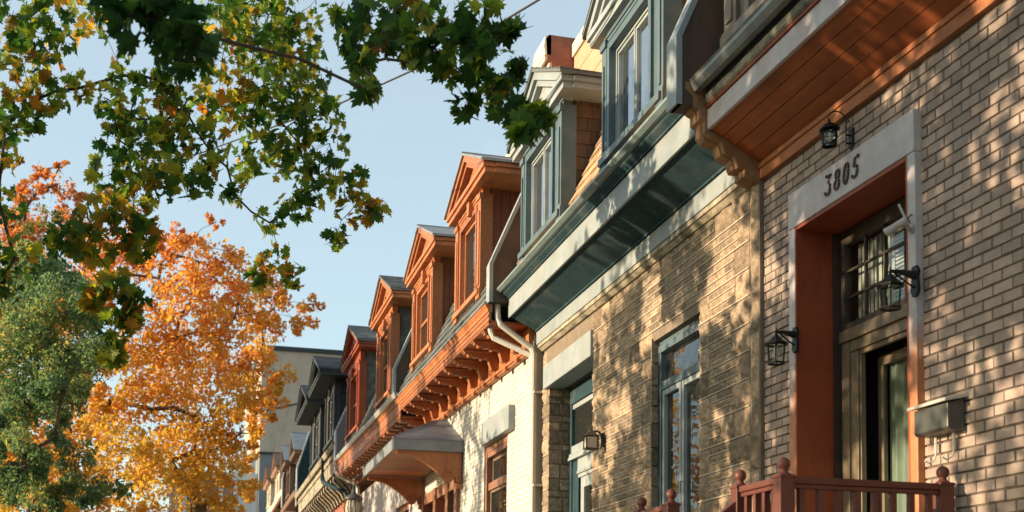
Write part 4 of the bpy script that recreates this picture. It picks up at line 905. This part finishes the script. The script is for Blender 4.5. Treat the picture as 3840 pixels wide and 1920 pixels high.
# overhanging maple at the kerb, near the camera
T = thing('maple_tree', (10.2,6.9,.12), 'near maple with dark green and yellow leaves hanging over the top left of the view', 'tree')
top = (10.3,6.8,5.2)
vis = MAPLE
hid = []
for _ in range(46):
    x = U(6.2,13.5); yy = U(6.3,9.0); hid.append((x, yy, U(4.2,7.6) if x < 8.8 else U(4.0,5.2), U(.3,.55)))
m, nodes = branches('branch', T, M['bark'], top, vis + hid, .024, .0028)
twigs(m, vis, 4, .0028)
m.build('branches', M['bark'], T)
m = MB(); m.tube([(10.2,6.9,-.1),(10.22,6.9,.5),(10.15,6.85,2),(10.25,6.85,3.8),top], [.26,.2,.17,.15,.12], 12); m.build('trunk', M['bark'], T, smooth=True)
cl = []
for k, (x, y, z, r) in enumerate(vis):
    near = x < 8.6
    cnt = 420*r*r*(1.0 if near else 1.6) + (22 if (z < 5.1 and x < 11 and y > 4.3) else 10)
    warm = rnd()
    h0, h1 = (.08,.66) if near else ((.2,.78) if warm < .62 else (.42,1.0))
    if 10 < x and z < 4.9 and y > 4.5: h0, h1 = 0, .5
    if x < 6.5: h0, h1 = 0, .4
    cl.append((x, y, z, r*1.02, cnt, h0, h1))
foliage('crown', T, M['maple_leaf'], [c for c in cl if c[0] < 8.6], LEAF, .138, None)
foliage('crown', T, M['maple_leaf'], [c for c in cl if c[0] >= 8.6], LEAF, .112, None)
foliage('crown', T, M['maple_leaf'], [(x,y,z,r,60,.1,.9) for x,y,z,r in hid], STAR, .15, None)

def far_tree(name, label, base, top, clumps, rt, leafm, shape, size, dens, hue, bark, spread=(.22,.5), tw=4, cat='tree'):
    T = thing(name, base, label, cat, 'street trees')
    m, nodes = branches('branch', T, bark, top, clumps, rt*.3, .006); twigs(m, clumps, tw, .006, 1.05); m.build('branches', bark, T)
    b = Vector(base); t = Vector(top); m = MB(); mid = (b+t)/2 + Vector((.1,.12,0))
    m.tube([b-Vector((0,0,.2)), b+Vector((0,0,.4)), mid, t], [rt*1.5, rt*1.1, rt, rt*.8], 12); m.build('trunk', bark, T, smooth=True)
    cl = []
    for x, y, z, r in clumps:
        nsub = max(5, int(r*r*26))
        for _ in range(nsub):
            v = rv(); v *= .95; rr = r*U(*spread)
            cl.append((x+v.x*r, y+v.y*r, z+v.z*r*.9, rr, dens*r*r/nsub*U(.5,1.5), *hue(x, y, z)))
    foliage('crown', T, leafm, cl, shape, size, None, .3)
    return T
far_tree('maple_tree', 'big orange and gold maple filling the lower left of the street', (34,3.9,.1), (34,3.7,5.0), ORANGE, .26, M['orange_leaf'], OVAL if 0 else [(0,-.5),(.35,-.25),(.2,0),(.45,.2),(.12,.25),(0,.55),(-.12,.25),(-.45,.2),(-.2,0),(-.35,-.25)], .125, 1250,
         lambda x, y, z: (lambda h: (h-.3, h+.25))(min(.9, max(.15, (z-3.5)/10+U(-.22,.22)))), M['bark_brown'])
far_tree('maple_tree', 'red-orange maple peeking above the green tree at the far left', (42,7.6,.1), (42,7.6,7.0), ORANGE_BACK, .3, M['red_leaf'], [(0,-.5),(.35,-.25),(.2,0),(.45,.2),(.12,.25),(0,.55),(-.12,.25),(-.45,.2),(-.2,0),(-.35,-.25)], .14, 750, lambda x, y, z: (0,1), M['bark_brown'])
far_tree('pale_tree', 'pale yellow-green tree between the green tree and the orange peak at left', (36,7.2,.1), (36,7.2,6.5), PALE, .2, M['pale_leaf'], OVAL, .12, 2000, lambda x, y, z: (0,1), M['bark_brown'])
far_tree('ash_tree', 'soft green tree with fine leaves along the left edge', (25,7.0,.1), (25.1,6.9,3.9), GREEN, .17, M['green_leaf'], OVAL, .095, 6500, lambda x, y, z: (lambda h: (h-.35, h+.35))(U(.15,.8)), M['bark_brown'], (.3,.75))
# trees over the road, outside the picture, whose shade falls on the fronts
def shade_tree(x, y, h, r, n, cnt, label, r0=.5, r1=.9, lm='maple_leaf'):
    cs = [(x+U(-r,r), y+U(-r*.6,r*.6), h+U(-r*.8,r*.8), U(r0,r1)) for _ in range(n)]
    T = thing('maple_tree', (x, y, .1), label, 'tree', 'street trees')
    m, nd = branches('branch', T, M['bark'], (x,y,h-r*.7), cs, .14, .012); m.build('branches', M['bark'], T)
    m = MB(); m.tube([(x,y,-.1),(x+.05,y,1.5),(x,y,h-r*.7)], [.28,.2,.14], 10); m.build('trunk', M['bark'], T, smooth=True)
    foliage('crown', T, M[lm], [(*c, cnt*c[3]**2, .1, .9) for c in cs], STAR, .15, None)
shade_tree(6.2, 8.9, 6.1, 3.1, 64, 440, 'green maple at the kerb facing the brick house', .42, .85)
shade_tree(12.6, 10.2, 5.1, 1.9, 26, 380, 'green maple at the kerb facing the stone house', .35, .65)
shade_tree(20.2, 10.6, 5.2, 2.5, 44, 380, 'green maple at the kerb facing the white wall', .25, .5)
shade_tree(28.6, 8.7, 6.8, 2.3, 30, 420, 'golden maple along the kerb at the far left behind the green tree', .6, 1.0, 'orange_leaf')
# ------------------------------------------------------------------ light, sky, camera
SUN_AZ, SUN_EL = math.radians(4), math.radians(8.5)    # azimuth measured from straight out of the fronts (+Y) towards +X
sd = Vector((math.sin(SUN_AZ)*math.cos(SUN_EL), math.cos(SUN_AZ)*math.cos(SUN_EL), math.sin(SUN_EL)))
L = bpy.data.lights.new('sun', 'SUN'); L.energy = 4.9; L.angle = math.radians(.53); L.color = (1.0, .78, .52)
lo = bpy.data.objects.new('sun', L); COL.objects.link(lo); lo.rotation_euler = sd.to_track_quat('Z', 'Y').to_euler(); lo.location = sd*60
wd = bpy.data.worlds.new('World'); scene.world = wd; wd.use_nodes = True; nt = wd.node_tree
bg = nt.nodes['Background']; sky = nt.nodes.new('ShaderNodeTexSky'); sky.sky_type = 'NISHITA'; sky.sun_disc = False
sky.sun_elevation = SUN_EL; sky.sun_rotation = SUN_AZ; sky.altitude = 50; sky.air_density = 1.0; sky.dust_density = 1.2; sky.ozone_density = 1.6
tc = nt.nodes.new('ShaderNodeTexCoord'); mp = nt.nodes.new('ShaderNodeMapping'); mp.inputs['Scale'].default_value = (1.2, 1.4, 2.2); nt.links.new(tc.outputs['Generated'], mp.inputs[0])
nz = nt.nodes.new('ShaderNodeTexNoise'); nz.inputs['Scale'].default_value = 2.2; nz.inputs['Detail'].default_value = 7; nz.inputs['Roughness'].default_value = .6; nt.links.new(mp.outputs[0], nz.inputs[0])
r = nt.nodes.new('ShaderNodeValToRGB'); r.color_ramp.elements[0].position = .5; r.color_ramp.elements[0].color = (.3,.3,.3,1); r.color_ramp.elements[1].position = .75; r.color_ramp.elements[1].color = (.5,.5,.5,1); nt.links.new(nz.outputs[0], r.inputs[0])
mx = nt.nodes.new('ShaderNodeMix'); mx.data_type = 'RGBA'; nt.links.new(r.outputs[0], mx.inputs[0]); tn = nt.nodes.new('ShaderNodeMix'); tn.data_type = 'RGBA'; tn.blend_type = 'MULTIPLY'; tn.inputs[0].default_value = 1; tn.inputs[7].default_value = (.88,1.0,.96,1); nt.links.new(sky.outputs[0], tn.inputs[6]); nt.links.new(tn.outputs[2], mx.inputs[6]); mx.inputs[7].default_value = (4.7,5.15,5.35,1)
nt.links.new(mx.outputs[2], bg.inputs[0]); bg.inputs[1].default_value = .15
cam = bpy.data.cameras.new('camera'); co = bpy.data.objects.new('camera', cam); COL.objects.link(co)
R0 = Vector((-0.26436430813942197, -0.9643556084737007, 0.01139179473495566)); R1 = Vector((-0.06594170890097485, 0.029858844425434322, 0.9973766291811719)); R2 = Vector((0.962165891938175, -0.2629195881156372, 0.07148486955936782))
mat = Matrix((R0, R1, -R2)).transposed().to_4x4(); mat.translation = (0, 4.4, 1.6); co.matrix_world = mat
cam.sensor_width = 36; cam.lens = 44.014; cam.shift_y = .28127; cam.clip_start = .1; cam.clip_end = 2000
cam.dof.use_dof = True; cam.dof.focus_distance = 12.5; cam.dof.aperture_fstop = 3.2
scene.camera = co
scene.render.engine = 'CYCLES'
scene.view_settings.view_transform = 'Standard'; scene.view_settings.look = 'None'; scene.view_settings.exposure = 0.9; scene.view_settings.gamma = 1
scene.cycles.max_bounces = 8; scene.cycles.transparent_max_bounces = 16
